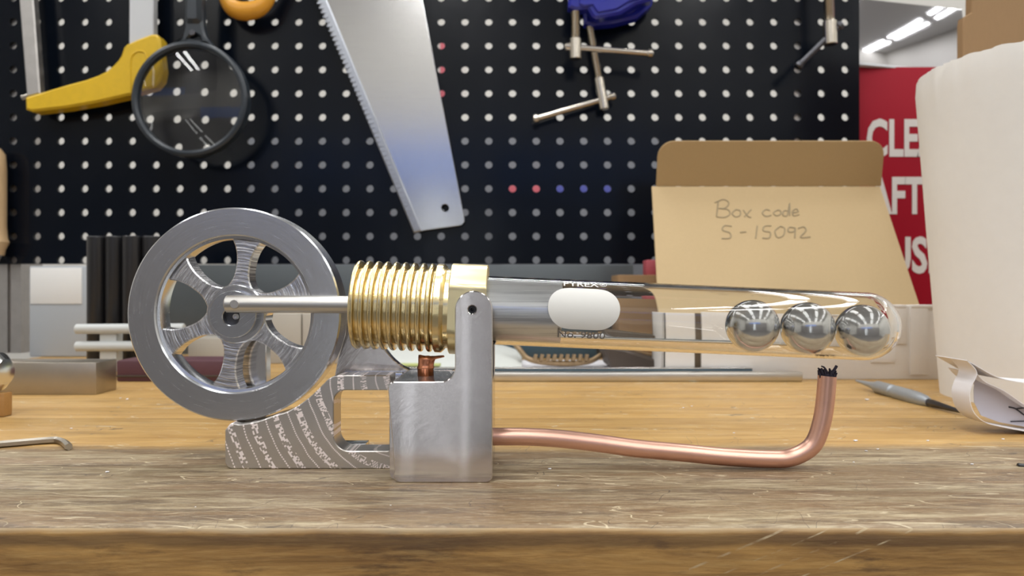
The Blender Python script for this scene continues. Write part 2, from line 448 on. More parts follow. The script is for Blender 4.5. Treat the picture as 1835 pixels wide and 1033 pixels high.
def text_bm(s, w_, h_, th=.3, bold=0.0, cap='E'):
    """text as a mesh in local x (right), z (up), centred, fitted to w_ by h_ (cap height)"""
    cu = bpy.data.curves.new('tmp', 'FONT'); cu.body = s; cu.size = 1; cu.extrude = 0.02; cu.offset = bold; cu.resolution_u = 3
    o = bpy.data.objects.new('tmp', cu); COL.objects.link(o)
    dg = bpy.context.evaluated_depsgraph_get(); dg.update()
    me = bpy.data.meshes.new_from_object(o.evaluated_get(dg)); t = bmesh.new(); t.from_mesh(me)
    bpy.data.objects.remove(o); bpy.data.curves.remove(cu); bpy.data.meshes.remove(me)
    xs = [v.co.x for v in t.verts]; ys = [v.co.y for v in t.verts]
    x0, x1, y0, y1 = min(xs), max(xs), min(ys), max(ys)
    for v in t.verts:
        x = ((v.co.x - x0) / (x1 - x0) - .5) * w_; z = ((v.co.y - y0) / (y1 - y0) - .5) * h_
        v.co = Vector((x, -th if v.co.z > 0 else 0, z))
    return t

# ------------------------------------------------------------------ room shell
def struct(name, bm, m):
    o = obj(name, bm, m, sharp=30); o['kind'] = 'structure'; return o
RX, RY0, RY1, RZ0, RZ1 = 3000, -2600, 3200, -900, 1900
struct('floor', box(B(), -RX, RX, RY0, RY1, RZ0 - 20, RZ0), 'floor')
struct('ceiling', box(B(), -RX, RX, RY0, RY1, RZ1, RZ1 + 20), 'ceiling')
struct('wall_back', box(B(), -RX, RX, RY1, RY1 + 20, RZ0, RZ1), 'wall_white')
struct('wall_front', box(B(), -RX, RX, RY0 - 20, RY0, RZ0, 900), 'wall_warm')
struct('wall_front_upper', box(B(), -RX, RX, RY0 - 20, RY0, 900, RZ1), 'wall_white')
struct('wall_left', box(B(), -RX - 20, -RX, RY0, RY1, RZ0, RZ1), 'wall_white')
struct('wall_right', box(B(), RX, RX + 20, RY0, RY1, RZ0, RZ1), 'wall_white')
struct('reflection_band', box(B(), -1500, 900, RY0, RY0 + 15, 660, 900), 'reflection_blue')  # unseen blue band added so that the saw blade reflects blue

# tall glowing strips added on the unseen wall to streak the block face
glow_mat = mat('streak_glow', (.8, .85, .9), .5, 0, .5, Emission_Strength=8.0); glow_mat.node_tree.nodes['Principled BSDF'].inputs['Emission Color'].default_value = (.88, .94, 1, 1)
M['streak_glow'] = glow_mat
struct('streak_glow_1', box(B(), -470, -415, RY0, RY0 + 12, -700, 600), 'streak_glow')
struct('streak_glow_2', box(B(), -215, -185, RY0, RY0 + 12, -700, 600), 'streak_glow')

# ------------------------------------------------------------------ far room, seen through the holes
c = obj('grey_cabinet', box(B(), -1087, 585, 2850, 3190, -900, 690, 6), 'cabinet')
tag(c, 'low grey cabinet far behind the pegboard, seen only through its holes', 'cabinet')
c = obj('red_banner', box(B(), -315, -235, 3180, 3199, 880, 1150, 3), 'pink')
tag(c, 'red banner on the far wall, seen through one column of pegboard holes', 'banner')
c = obj('grey_locker', box(B(), -40, 420, 2700, 2840, -900, 400, 6), 'cabinet')
tag(c, 'narrow grey locker far behind the pegboard, under the red and blue crates', 'locker')
c = obj('red_crate', box(B(), -15, 125, 2700, 2840, 400, 490, 6), 'pink')
tag(c, 'small red crate far behind the pegboard, seen through two neighbouring holes', 'crate')
c = obj('blue_crate', box(B(), 150, 420, 2700, 2840, 400, 480, 6), mat('blue_crate_paint', (.06, .07, .30), .6))
tag(c, 'small blue crate far behind the pegboard beside the red crate', 'crate')

# ------------------------------------------------------------------ workbench: laminated strips
bench = thing('workbench', (0, 500, -60), 'worn golden maple workbench top with scratched greyish front strip and rounded edge', 'workbench')
cuts = [213, 252.5, 287, 321, 356, 391, 426, 462, 497, 533, 568, 603, 640, 676, 711, 747, 783, 830]
for i, (a, b) in enumerate(zip(cuts, cuts[1:])):
    g_ = .06
    if i == 0:
        # front strip with a bruised, rounded nose
        t = bmesh.new(); xs = [-480 + k * 3.2 for k in range(301)]; rows = []
        base = [(b - g_, -60), (b - g_, -.1), (b - g_ - .1, 0), (a + 3.2, 0), (a + 1.6, -.25), (a + .7, -.75), (a + .25, -1.5), (a, -2.6), (a - .1, -5), (a + .1, -10), (a, -60)]
        for x in xs:
            n1 = noise.noise(Vector((x * .045, 3, 0))) * .5 + noise.noise(Vector((x * .22, 9, 0))) * .35
            chip = max(0, noise.noise(Vector((x * .03 + 40, 1, 0))) - .3) * 3
            row = []
            for j, (yy, zz) in enumerate(base):
                e = 0 if j < 3 else max(0, 1 - abs(j - 5) / 4)
                row.append(t.verts.new((x, yy + e * (n1 * .5 + chip), zz - e * (abs(n1) * .35 + chip * .6))))
            rows.append(row)
        for p_, q_ in zip(rows, rows[1:]):
            for j in range(len(base) - 1): t.faces.new((p_[j], q_[j], q_[j + 1], p_[j + 1]))
            t.faces.new((p_[-1], q_[-1], q_[0], p_[0]))
        t.faces.new(rows[0]); t.faces.new(rows[-1])
        o = obj('plank', t, 'bench_top', bench, sharp=60)
        o.data.materials.append(M['bench_edge'])
        for p_ in o.data.polygons:
            if p_.normal.y < -.55 and p_.center.y * 1000 + 500 < a + 6: p_.material_index = 1
    else:
        obj('plank', box(B(), -480, 480, a + g_, b - g_, -60, -.05 * (i % 3) if i > 3 else 0, .25), 'bench_top', bench)

# ------------------------------------------------------------------ pegboard with real holes
def pegboard():
    t = bmesh.new(); x0p, dx, dy = 66, 42.62, 42.75; Y0, Y1 = 775.0, 778.6
    xs_e = [x0p + dx * (k - .5) for k in range(-3, 36)]; ys_e = [39 + dy * (j - .5) for j in range(-6, 12)]
    ys_e[-1] = 473.5; xs_e[-1] = 1540
    X = [P(x, 0, Y0).x for x in xs_e]; Z = [P(0, y, Y0).z for y in ys_e]
    vc = {}
    def V(x, y, z):
        k = (round(x, 3), round(y, 3), round(z, 3))
        if k not in vc: vc[k] = t.verts.new((x, y, z))
        return vc[k]
    NS = 16; R = 4.0
    for i in range(len(X) - 1):
        for j in range(len(Z) - 1):
            xa, xb, za, zb = X[i], X[i + 1], Z[j], Z[j + 1]
            cx = P(x0p + dx * (i - 3), 0, Y0).x; cz = P(0, 39 + dy * (j - 6), Y0).z
            sq = []; ci = []
            for k in range(NS):
                an = PI / 4 + 2 * PI * k / NS
                c_, s_ = math.cos(an), math.sin(an); m_ = max(abs(c_), abs(s_))
                sx = cx + (xb - cx) * c_ / m_ if c_ > 0 else cx + (cx - xa) * c_ / m_
                sz = cz + (za - cz) * s_ / m_ if s_ > 0 else cz + (cz - zb) * s_ / m_
                sq.append((sx, sz)); ci.append((cx + R * c_, cz + R * s_))
            for k in range(NS):
                k2 = (k + 1) % NS
                for Yq in (Y0, Y1):
                    t.faces.new((V(sq[k][0], Yq, sq[k][1]), V(sq[k2][0], Yq, sq[k2][1]), V(ci[k2][0], Yq, ci[k2][1]), V(ci[k][0], Yq, ci[k][1])))
                t.faces.new((V(ci[k][0], Y0, ci[k][1]), V(ci[k2][0], Y0, ci[k2][1]), V(ci[k2][0], Y1, ci[k2][1]), V(ci[k][0], Y1, ci[k][1])))
                if (i in (0, len(X) - 2)) or (j in (0, len(Z) - 2)):
                    p_, q_ = sq[k], sq[k2]
                    if (abs(p_[0] - q_[0]) < 1e-4 and min(abs(p_[0] - X[0]), abs(p_[0] - X[-1])) < 1e-3) or (abs(p_[1] - q_[1]) < 1e-4 and min(abs(p_[1] - Z[0]), abs(p_[1] - Z[-1])) < 1e-3):
                        t.faces.new((V(p_[0], Y0, p_[1]), V(q_[0], Y0, q_[1]), V(q_[0], Y1, q_[1]), V(p_[0], Y1, p_[1])))
    return t
pb = obj('pegboard', pegboard(), 'pegboard', origin=(0, 777, 96), sharp=20)
tag(pb, 'glossy black pegboard with rows of round holes behind the bench', 'pegboard')
# posts that carry it
def post(xa, xb, label):
    A = P(xa, 0, 790).x; D = P(xb, 0, 790).x; W = D - A
    r = thing('support_post', ((A + D) / 2, 800, 0), label, 'post')
    b_ = B(); pr = [(A, 779), (A + W * .5, 779), (A + W * .5, 783), (A + W * .62, 783), (A + W * .62, 779), (D, 779), (D, 815), (A, 815)]
    t = bmesh.new(); lo = [t.verts.new((x, y, 0)) for x, y in pr]; hi = [t.verts.new((x, y, 470)) for x, y in pr]
    for k in range(len(pr)): t.faces.new((lo[k], lo[(k + 1) % 8], hi[(k + 1) % 8], hi[k]))
    t.faces.new(lo); t.faces.new(hi); merge(b_, t); obj('extrusion', b_, 'frame_steel', r)
post(2, 50, 'grey metal post standing under the left end of the pegboard')
post(1414, 1450, 'grey metal post hidden behind the right end of the pegboard')

# ------------------------------------------------------------------ the engine
eng = thing('hot_air_engine', (-26, 280, 0), 'small machined hot air engine with spoked flywheel, finned brass cylinder and glass tube', 'engine')
AX_Y = 280.0
# fuel block with two uprights
XL, XR, UL, UR = P(695, 0, 260.4).x, -7.0, -20.5, -7.0
zt = 36.3
def block_profile():
    cx, cz, r = (UL + UR) / 2, 62.2, (UR - UL) / 2
    pts = rpoly([(XL, 0, 2.6), (XR, 0, 2.6), (XR, 62.2)])[:-1]
    for k in range(17): pts.append((cx + r * math.cos(PI * k / 16), cz + r * math.sin(PI * k / 16)))
    for k in range(9):
        q = PI * k / 18; pts.append((UL - 5.2 + 5.2 * math.cos(-q), zt + 5.2 - 5.2 * math.sin(q)))
    pts += rpoly([(UL - 6, zt), (XL, zt, 2.2), (XL, 20)])[1:-1]
    return pts
holes = [[(-14.3 + 1.45 * math.cos(2 * PI * k / 20), 62.2 + 1.45 * math.sin(2 * PI * k / 20)) for k in range(20)]]
bb = B()
prism(bb, block_profile(), 260.4, 264.8, holes, .35)
prism(bb, block_profile(), 295.6, 300.0, holes, .35)
prism(bb, rpoly([(XL, 0, 2.6), (XR, 0, 2.6), (XR, zt), (XL, zt, 2.2)]), 264.6, 295.8, (), 0)
blk = obj('fuel_block', bb, 'block_metal', eng, label='brushed silver block with two rounded uprights')
ss = B(); lathe(ss, [(0, .75), (0, 1.2), (.25, 1.42), (4.0, 1.42), (4.0, .75), (3, .7)], 24, YAX(-14.3, 261.0, 62.2), closed=True)
lathe(ss, [(3.2, 0), (3.2, .8), (3.9, .8), (3.9, 0)], 12, YAX(-14.3, 261.0, 62.2))
obj('pivot_screw', ss, 'black', blk)

# bracket
def bracket_outline():
    Y = 280.4
    p = ppoly([(700, 841.2), (403, 841.2), (403, 772), (412, 760), (428, 755)], Y)
    pts = rpoly([(p[0][0], 0), (p[1][0], 0, 3), (p[2][0], p[2][1], 1.5), (p[3][0], p[3][1], 2), (p[4][0], p[4][1])])
    pts = pts[:-1]
    W = Vector((-109.3, 59.7))
    arc = ppoly([(428, 756), (435, 755.5), (470, 750.5), (508, 741), (530, 730), (550, 716), (566, 702), (580, 688), (588, 680), (597, 675)], Y)
    for q in smooth([Vector((a_, b_, 0)) for a_, b_ in arc], 5):
        v = Vector((q.x, q.y)) - W
        if v.length < 42.75: v = v.normalized() * 42.75
        pts.append(tuple(W + v))
    pts += [tuple(ppoly([(606, 673.5)], Y)[0]), tuple(ppoly([(620, 673)], Y)[0]), tuple(ppoly([(700, 673)], Y)[0])]
    return pts
win = rpoly([(*ppoly([(598, 700)], 280.4)[0], 4.5), (*ppoly([(698, 700)], 280.4)[0], 1), (*ppoly([(698, 809)], 280.4)[0], 1), (*ppoly([(598, 809)], 280.4)[0], 6.0)], 8)
bk = B(); prism(bk, bracket_outline(), 280.4, 292.6, [win], .35)
br = obj('bracket', bk, 'milled_metal', eng, label='silver bracket with swept milling marks and a rounded window')
sh = B(); box(sh, -69, -44, 292, 303, 29.5, 35.9, .4)
obj('shelf', sh, 'bright_metal', br)
Yw = 297.6
wb = B(); wp = ppoly([(600, 672), (606, 640), (618, 600), (622, 560), (655, 560), (662, 580)], Yw)
arcp = smooth([Vector((*q, 0)) for q in ppoly([(668, 592), (678, 610), (690, 627), (703, 643), (717, 655), (730, 662), (742, 666.5), (760, 668)], Yw)], 5)
wp += [(q.x, q.y) for q in arcp]
wp += ppoly([(760, 674), (600, 674)], Yw)
prism(wb, wp, Yw, 303, (), .35)
obj('web_plate', wb, 'block_metal', eng)
pp = B(); cxp = -105.6
pts = [(cxp - 4.2, 0), (cxp + 4.2, 0), (cxp + 4.2, 52)] + [(-109.3 + 8 * math.cos(q), 59.7 + 8 * math.sin(q)) for q in [(-.85 + k * (2 * PI - 1.7 + .35) / 20) for k in range(21)] if True]
pts = [(cxp - 4.2, 0), (cxp + 4.2, 0), (cxp + 4.2, 53)] + [(-109.3 + 8 * math.cos(q), 59.7 + 8 * math.sin(q)) for q in [math.radians(-40 + 280 * k / 20) for k in range(21)]]
prism(pp, pts, 299.2, 305, (), .35)
box(pp, cxp - 4.2, -60, 292.6, 305, 0, 6, .3)
obj('bearing_post', pp, 'bright_metal', eng)

# flywheel
FX, FZ, FY = -109.3, 59.7, 285.0
wh = B()
lathe(wh, [(FY, 41.4), (FY + .6, 42.0), (FY + 11.4, 42.0), (FY + 12, 41.4), (FY + 12, 31.4), (FY + 11.4, 30.6), (FY + 4, 29.4), (FY + 1.6, 29.8), (FY + 1.4, 30.8), (FY + .5, 30.9), (FY, 31.4)], 128, YAX(FX, 0, FZ), closed=True)
rim = obj('flywheel', wh, 'wheel_metal', eng)
for k in range(6):
    an = math.radians(82 + 60 * k); ca, sa = math.cos(an), math.sin(an)
    half = []
    for i in range(17):
        rr = 9.5 + (29.7 - 9.5) * i / 16; tt = (rr - 9.5) / 20.2
        wd = 2.7 + 3.4 * (abs(tt - .42) / .58) ** 2.6 + (1.8 * ((.42 - tt) / .42) ** 2 if tt < .42 else 0)
        half.append((rr, wd))
    poly = [(r_, w_) for r_, w_ in half] + [(r_, -w_) for r_, w_ in reversed(half)]
    pl = [(FX + x * ca - y * sa, FZ + x * sa + y * ca) for x, y in poly]
    s_ = B(); prism(s_, pl, FY + 2.4, FY + 10.5, (), .5); obj('spoke', s_, 'spoke_metal', rim)
hb = B()
lathe(hb, [(FY + 2, 11.2), (FY + 2.6, 11.8), (FY + 11, 11.8), (FY + 11, 3), (FY + 2, 3)], 64, YAX(FX, 0, FZ), closed=True)
obj('hub', hb, 'wheel_metal', rim)
sh_ = B(); rod(sh_, (FX, FY + 2.5, FZ), (FX, 306, FZ), 3); obj('shaft', sh_, 'bright_metal', rim)
# crank disc with a round pocket and a set screw
disc = B()
pk = [(FX - .6 + 3.3 * math.cos(2 * PI * k / 28), FZ - 1.0 + 3.3 * math.sin(2 * PI * k / 28)) for k in range(28)]
dc = [(FX + 9.3 * math.cos(2 * PI * k / 72), FZ + 9.3 * math.sin(2 * PI * k / 72)) for k in range(72)]
prism(disc, dc, 283.7, FY + 2.4, [pk], .3)
cd = obj('crank_disc', disc, m_brushed('crank_metal', (.55, .57, .60), .24, -140, 100, 5, .05), eng)
sc = B(); lathe(sc, [(0, .55), (0, 1.1), (.3, 1.35), (3, 1.35), (3, .55)], 20, YAX(FX + .9, 284.2, FZ - .9), closed=True)
lathe(sc, [(1, 0), (1, .6), (3, .6), (3, 0)], 12, YAX(FX + .9, 284.2, FZ - .9)); obj('set_screw', sc, 'bright_metal', cd)
pkt = B(); lathe(pkt, [(0, 0), (0, 3.25), (.4, 3.25), (.4, 0)], 28, YAX(FX - .6, FY + 1.6, FZ - 1.0)); obj('pocket_floor', pkt, 'dark_metal', cd)

# tilted cylinder assembly: local X axis along the tube
TILT = math.radians(2.45)
PIV = Vector((-15.6, AX_Y, 61.75))
TM = Matrix.Translation(PIV) @ Matrix.Rotation(TILT, 4, 'Y')
def U(px): return (px - 845) * AX_Y / F / math.cos(TILT)
core = B()
lathe(core, [(U(639), 5), (U(639), 13.6), (U(641), 14.6), (U(796), 14.6), (U(797), 15.3), (U(808), 15.3), (U(808), 14), (U(806), 5)], 96, TM, closed=True)
cyl = obj('brass_cylinder', core, 'brass', eng)
fx = [644, 660.3, 676.5, 692.5, 708.6, 724.8, 741, 757.2, 773]
for x in fx:
    u = U(x); pr = [(u - 1.15, 14.4), (u - 1.0, 15.3)] + [(u + .95 * math.cos(q), 16.15 + .95 * math.sin(q)) for q in [PI - PI * k / 8 for k in range(9)]] + [(u + 1.0, 15.3), (u + 1.15, 14.4)]
    f_ = B(); lathe(f_, pr, 96, TM, closed=True); obj('cooling_fin', f_, 'brass', cyl)
f_ = B(); u = U(791); lathe(f_, [(u - 2.0, 14.4), (u - 2.0, 16.6), (u - 1.6, 17.1), (u + .6, 17.1), (u + 1.9, 15.9), (u + 1.9, 14.4)], 96, TM, closed=True)
obj('end_flange', f_, 'brass', cyl)
# collar, round but flattened where the uprights hold it
t = bmesh.new(); rings = []
cp = [(U(808), 13.3), (U(808), 17.0), (U(809.5), 17.45), (U(871), 17.45), (U(872.5), 17.0), (U(872.5), 13.3)]
for u, r_ in cp:
    ring = []
    for k in range(96):
        q = 2 * PI * k / 96; yy = r_ * math.cos(q); zz = r_ * math.sin(q)
        if r_ > 15: yy = max(-15.0, min(15.0, yy))
        ring.append(t.verts.new((u, yy, zz)))
    rings.append(ring)
for a, b in zip(rings, rings[1:] + rings[:1]):
    for k in range(96): t.faces.new((a[k], a[(k + 1) % 96], b[(k + 1) % 96], b[k]))
cb = B(); merge(cb, t, TM); obj('brass_collar', cb, 'brass_flat', eng)
# connecting rod
rb = B(); ra = P(405, 546, AX_Y); rbp = TM @ Vector((U(650), 0, 0))
ra.z = rbp.z + .3
lathe(rb, [(0, 0), (0, 2.7), (.5, 3.35), ((rbp - ra).length, 3.35), ((rbp - ra).length, 0)], 40, aim(ra, rbp))
cr = obj('connecting_rod', rb, 'aluminium_rail', eng)
pn = B(); rod(pn, (P(421, 0, 277).x, 276.3, ra.z), (P(421, 0, 277).x, 286.5, ra.z), 1.85, bev=.3); obj('crank_pin', pn, 'frame_steel', cr)
# glass tube with a round end
RO, RI = 13.2, 11.85
Ue = U(1608); prof = [(U(860), RI), (U(860), RO)]
uc = Ue - RO
prof += [(uc + RO * math.sin(q), RO * math.cos(q)) for q in [PI / 2 * k / 16 for k in range(17)]]
prof_in = [(uc + (RI) * math.sin(q), RI * math.cos(q)) for q in [PI / 2 * k / 16 for k in range(16, -1, -1)]]
full = prof[:-1] + [(Ue, 0)]
gb = B(); t = bmesh.new()
# outer and inner skins as one closed shell
def shell(t, prof, seg=128):
    rings = [[t.verts.new((u, 0, 0))] if r < 1e-4 else [t.verts.new((u, r * math.cos(2 * PI * k / seg), r * math.sin(2 * PI * k / seg))) for k in range(seg)] for u, r in prof]
    for a, b in zip(rings, rings[1:]):
        for k in range(seg):
            k2 = (k + 1) % seg
            if len(a) == 1: t.faces.new((a[0], b[k], b[k2]))
            elif len(b) == 1: t.faces.new((a[k], a[k2], b[0]))
            else: t.faces.new((a[k], a[k2], b[k2], b[k]))
    return rings
r1 = shell(t, [(U(860), RO)] + [(U(860) + (uc - U(860)) * k / 12, RO) for k in range(1, 12)] + prof[2:-1] + [(Ue, 0)])
r2 = shell(t, [(U(860), RI)] + [(U(860) + (uc - U(860)) * k / 12, RI) for k in range(1, 12)] + [q for q in reversed(prof_in[1:])] + [(uc + RI, 0)])
for k in range(128): t.faces.new((r1[0][k], r1[0][(k + 1) % 128], r2[0][(k + 1) % 128], r2[0][k]))
merge(gb, t, TM)
gl = obj('glass_tube', gb, 'glass', eng, sharp=60, label='clear glass test tube with printed white oval')
def wrap(t, uc_, ang, R=RO + .03):
    """lay a flat (x, z) mesh on the tube: x along it, z round it; ang in degrees above the front line"""
    for v in t.verts:
        q = math.radians(ang) + v.co.z / R; r_ = R - v.co.y
        v.co = Vector((uc_ + v.co.x, -r_ * math.cos(q), r_ * math.sin(q)))
    bmesh.ops.transform(t, matrix=TM, verts=t.verts); return t
t = bmesh.new(); W2, H2 = 13.3, 8.3; n_ = 24; rows = []
for i in range(49):                                        # oval patch as a grid so that it can bend
    z = H2 * (i / 24 - 1); x_ = (W2 - H2) + math.sqrt(max(H2 * H2 - z * z, 0.0004))
    rows.append([[t.verts.new((-x_ + 2 * x_ * k / n_, y_, z)) for k in range(n_ + 1)] for y_ in (0, -.05)])
for a, b in zip(rows, rows[1:]):
    for L_ in (0, 1):
        for k in range(n_): t.faces.new((a[L_][k], a[L_][k + 1], b[L_][k + 1], b[L_][k]))
obj('printed_oval', wrap(t, U(1040), 12), 'print', gl)
obj('printed_text', wrap(text_bm('No. 9800', 17.6, 3.2, .05, .01), U(1038.5), -34), 'greyprint', gl)
obj('printed_text', wrap(text_bm('PYREX', 13.2, 3.2, .05, .012), U(1036), 60), 'lightprint', gl)
obj('printed_text', wrap(text_bm('\u00ae', 2.7, 2.7, .05, .0), U(1075), 61), 'lightprint', gl)
sl = B(); lathe(sl, [(U(862), 10.4), (U(862), 11.6), (U(1004), 11.6), (U(1004), 10.4)], 96, TM, closed=True)
m = mat('sleeve_metal', (.93, .93, .94), .34, 1); g = G(m)
q_ = g.noise(g.mapv(g.pos(), (14, 60, 900)), 1, 4, .7)
g.l(g.ramp(q_, [(.35, (.55, .56, .58)), (.5, (.82, .83, .84))]), g.b.inputs['Base Color']); g.bump(q_, .15, .0003)
obj('inner_sleeve', sl, m, gl, label='silver metal sleeve inside the tube beside the brass')
# copper wick pipe
pth = [(880, 783, 283), (940, 783.2, 282.5), (1000, 786.5, 282), (1070, 794.5, 281.5), (1140, 804, 281.2), (1220, 811.5, 281), (1300, 819.3, 281), (1380, 823.4, 281), (1413, 821.5, 281), (1440, 811, 280.6), (1459, 794, 280.3), (1471, 763, 280), (1478, 725, 280), (1482.5, 674, 280)]
cpb = B(); pipe = smooth([P(*q) for q in pth], 10)
tube(cpb, pipe, 3.42, 36, cap=False)
tube(cpb, pipe[-30:], 2.9, 36, cap=False)
cpo = obj('copper_pipe', cpb, 'copper', eng, label='long bent copper wick pipe rising under the glass tube')
top = P(1482.5, 673, 280)
for k in range(34):                                        # frayed char: strands of many lengths
    q = random.uniform(0, 2 * PI); rr = 3.0 * math.sqrt(random.random()); a_ = Vector((top.x + rr * math.cos(q), 280 + rr * math.sin(q), top.z - 2.0))
    h_ = random.uniform(2.6, 5.0) * (1.0 if rr < 2.2 else .8); out_ = random.uniform(.1, .9)
    b_ = a_ + Vector((math.cos(q) * out_ * .6, math.sin(q) * out_ * .6, h_ * .6)); c_ = a_ + Vector((math.cos(q) * out_ * 1.4 + random.uniform(-.5, .5), math.sin(q) * out_ * 1.2, h_))
    if k == 0: wkb = B()
    tube(wkb, smooth([a_, b_, c_], 3), .6, 6, rfun=lambda s: .62 * (1 - .55 * s))
lathe(wkb, [(0, 0), (0, 2.85), (1.8, 2.6), (2.6, 1.6), (2.8, 0)], 20, ZAX(top.x, 280, top.z - 1.6))
tube(wkb, smooth([top + Vector((0, -1.5, 0)), top + Vector((1.8, -1.8, 2.2)), top + Vector((2.9, -1.6, 3.8))], 4), .6, 6)
tube(wkb, smooth([top + Vector((-.5, -1.5, 1)), top + Vector((-1.8, -1.6, 3.1)), top + Vector((-3.0, -1.4, 3.7))], 4), .4, 6, rfun=lambda s: .5 - .3 * s)
tag(obj('wick', wkb, 'char', cpo, label='charred black frayed wick tip'), kind=None)
# torn stub of pipe on the block
st = B(); base = P(763, 676, 279); base.z = zt - 1
t = bmesh.new(); rings = []
for j, (h_, dx, rr) in enumerate([(0, 0, 3.1), (3.6, -.1, 3.1), (3.9, -.1, 3.35), (4.4, 0, 3.3), (4.8, .0, 3.05), (6.2, .2, 3.1), (7.3, .4, 3.3)]):
    rings.append([t.verts.new((base.x + dx + rr * math.cos(2 * PI * k / 32), base.y + rr * math.sin(2 * PI * k / 32), base.z + h_)) for k in range(32)])
last = []
for k in range(32):
    q = 2 * PI * k / 32; c_ = math.cos(q); lip = max(0, c_) ** 3
    last.append(t.verts.new((base.x + .2 + (3.0 + 4.0 * lip) * c_, base.y + (3.1 - .8 * lip) * math.sin(q), base.z + 8.5 - .3 * c_ + random.uniform(-.2, .2) - .2 * lip)))
rings.append(last)
for a, b in zip(rings, rings[1:]):
    for k in range(32): t.faces.new((a[k], a[(k + 1) % 32], b[(k + 1) % 32], b[k]))
merge(st, t)
so = obj('copper_stub', st, 'copper_dark', eng, label='short torn dark copper stub on the block', sharp=50)
md = so.modifiers.new('wall', 'SOLIDIFY'); md.thickness = .0006

# ------------------------------------------------------------------ steel balls inside the tube
for px, lab in ((1347.5, 'shiny steel ball in the glass tube, nearest the printed oval'), (1446, 'shiny steel ball in the glass tube, middle one of the three'), (1544, 'shiny steel ball in the glass tube, against its closed round end')):
    cen = TM @ Vector((U(px), 0, -1.72)); t = bmesh.new()
    bmesh.ops.create_uvsphere(t, u_segments=64, v_segments=32, radius=10.05)
    for v in t.verts: v.co += cen
    tag(obj('steel_ball', t, 'ball_metal', sharp=180), lab, 'ball', 'steel balls in the glass tube')

# ------------------------------------------------------------------ right side: white box with kraft lid
hx = thing('mailer_box', (230, 590, 0), 'open white cardboard box with kraft lid raised behind the glass tube', 'box')
X0, X1, YF, YB, ZT = P(1188, 0, 556).x, P(1700, 0, 556).x, 556, 600, 56.3
bw = B(); gx0, gx1 = P(1245, 0, 556).x, P(1257, 0, 556).x
box(bw, gx1, X1, YF, YF + 3, 0, ZT, .5); box(bw, X0, gx0, YF, YF + 3, 0, ZT - 2, .5)
box(bw, X0, X0 + 2, YF, YB, 0, ZT - 2, .3); box(bw, X1 - 2, X1, YF, YB, 0, ZT, .3); box(bw, X0, X1, YB - 2, YB, 0, ZT - 3, .3); box(bw, X0, X1, YF + 2, YB, 0, 1.5)
obj('carton', bw, 'card_white', hx)
obj('gap_shade', box(B(), gx0 - 1, gx1 + 1, YF + 3.2, YF + 6, 0, ZT - 2), 'gap', hx)  # dark strip behind the slot, shade of the recess painted on
for a, b, c_, d in ((1560, 1623, 551, 617), (1560, 1603, 622, 650), (1630, 1662, 551, 672)):
    p0 = P(a, d, YF); p1 = P(b, c_, YF)
    obj('tab', box(B(), p0.x, p1.x, YF - 1.3, YF + .5, max(p0.z, .5), p1.z, .35), 'card_white', hx)
obj('rolled_edge', box(B(), P(1480, 0, 556).x, P(1623, 0, 556).x, YF - 1.6, YF + 8, ZT - 2, ZT + .8, .8), 'card_white', hx)
obj('rolled_edge', box(B(), P(1631, 0, 556).x, X1, YF - 1.6, YF + 8, ZT - 2, ZT + .8, .8), 'card_white', hx)
# lid: leaning back
lw0, lw1 = 124.0, 336.0
def slab(pa, pb, x0, x1, th, corners=None, x0b=None, x1b=None):
    """quad board from edge pa to edge pb (each (y, z)), optional rounded far corners"""
    d = Vector((pb[0] - pa[0], pb[1] - pa[1])); L = d.length; r = corners or 0
    x0b = x0 if x0b is None else x0b; x1b = x1 if x1b is None else x1b
    prof = rpoly([(x0, 0), (x1, 0), (x1b, L, r), (x0b, L, r)]) if r else [(x0, 0), (x1, 0), (x1b, L), (x0b, L)]
    mt = Matrix.Translation((0, pa[0], pa[1])) @ Matrix.Rotation(-math.atan2(d.x, d.y), 4, 'X')
    b_ = B(); prism(b_, prof, 0, th, (), .3, mt); return b_
crease_y = 668; cz = P(0, 334, crease_y).z
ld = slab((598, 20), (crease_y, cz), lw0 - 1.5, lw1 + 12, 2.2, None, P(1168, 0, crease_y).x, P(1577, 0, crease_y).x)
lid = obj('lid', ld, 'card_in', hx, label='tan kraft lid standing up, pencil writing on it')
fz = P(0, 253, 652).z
obj('tuck_flap', slab((crease_y, cz), (652, fz), P(1176, 0, crease_y).x, P(1579, 0, crease_y).x, 2.0, 14, P(1180, 0, 652).x, P(1586, 0, 652).x), 'card_shaded', lid)
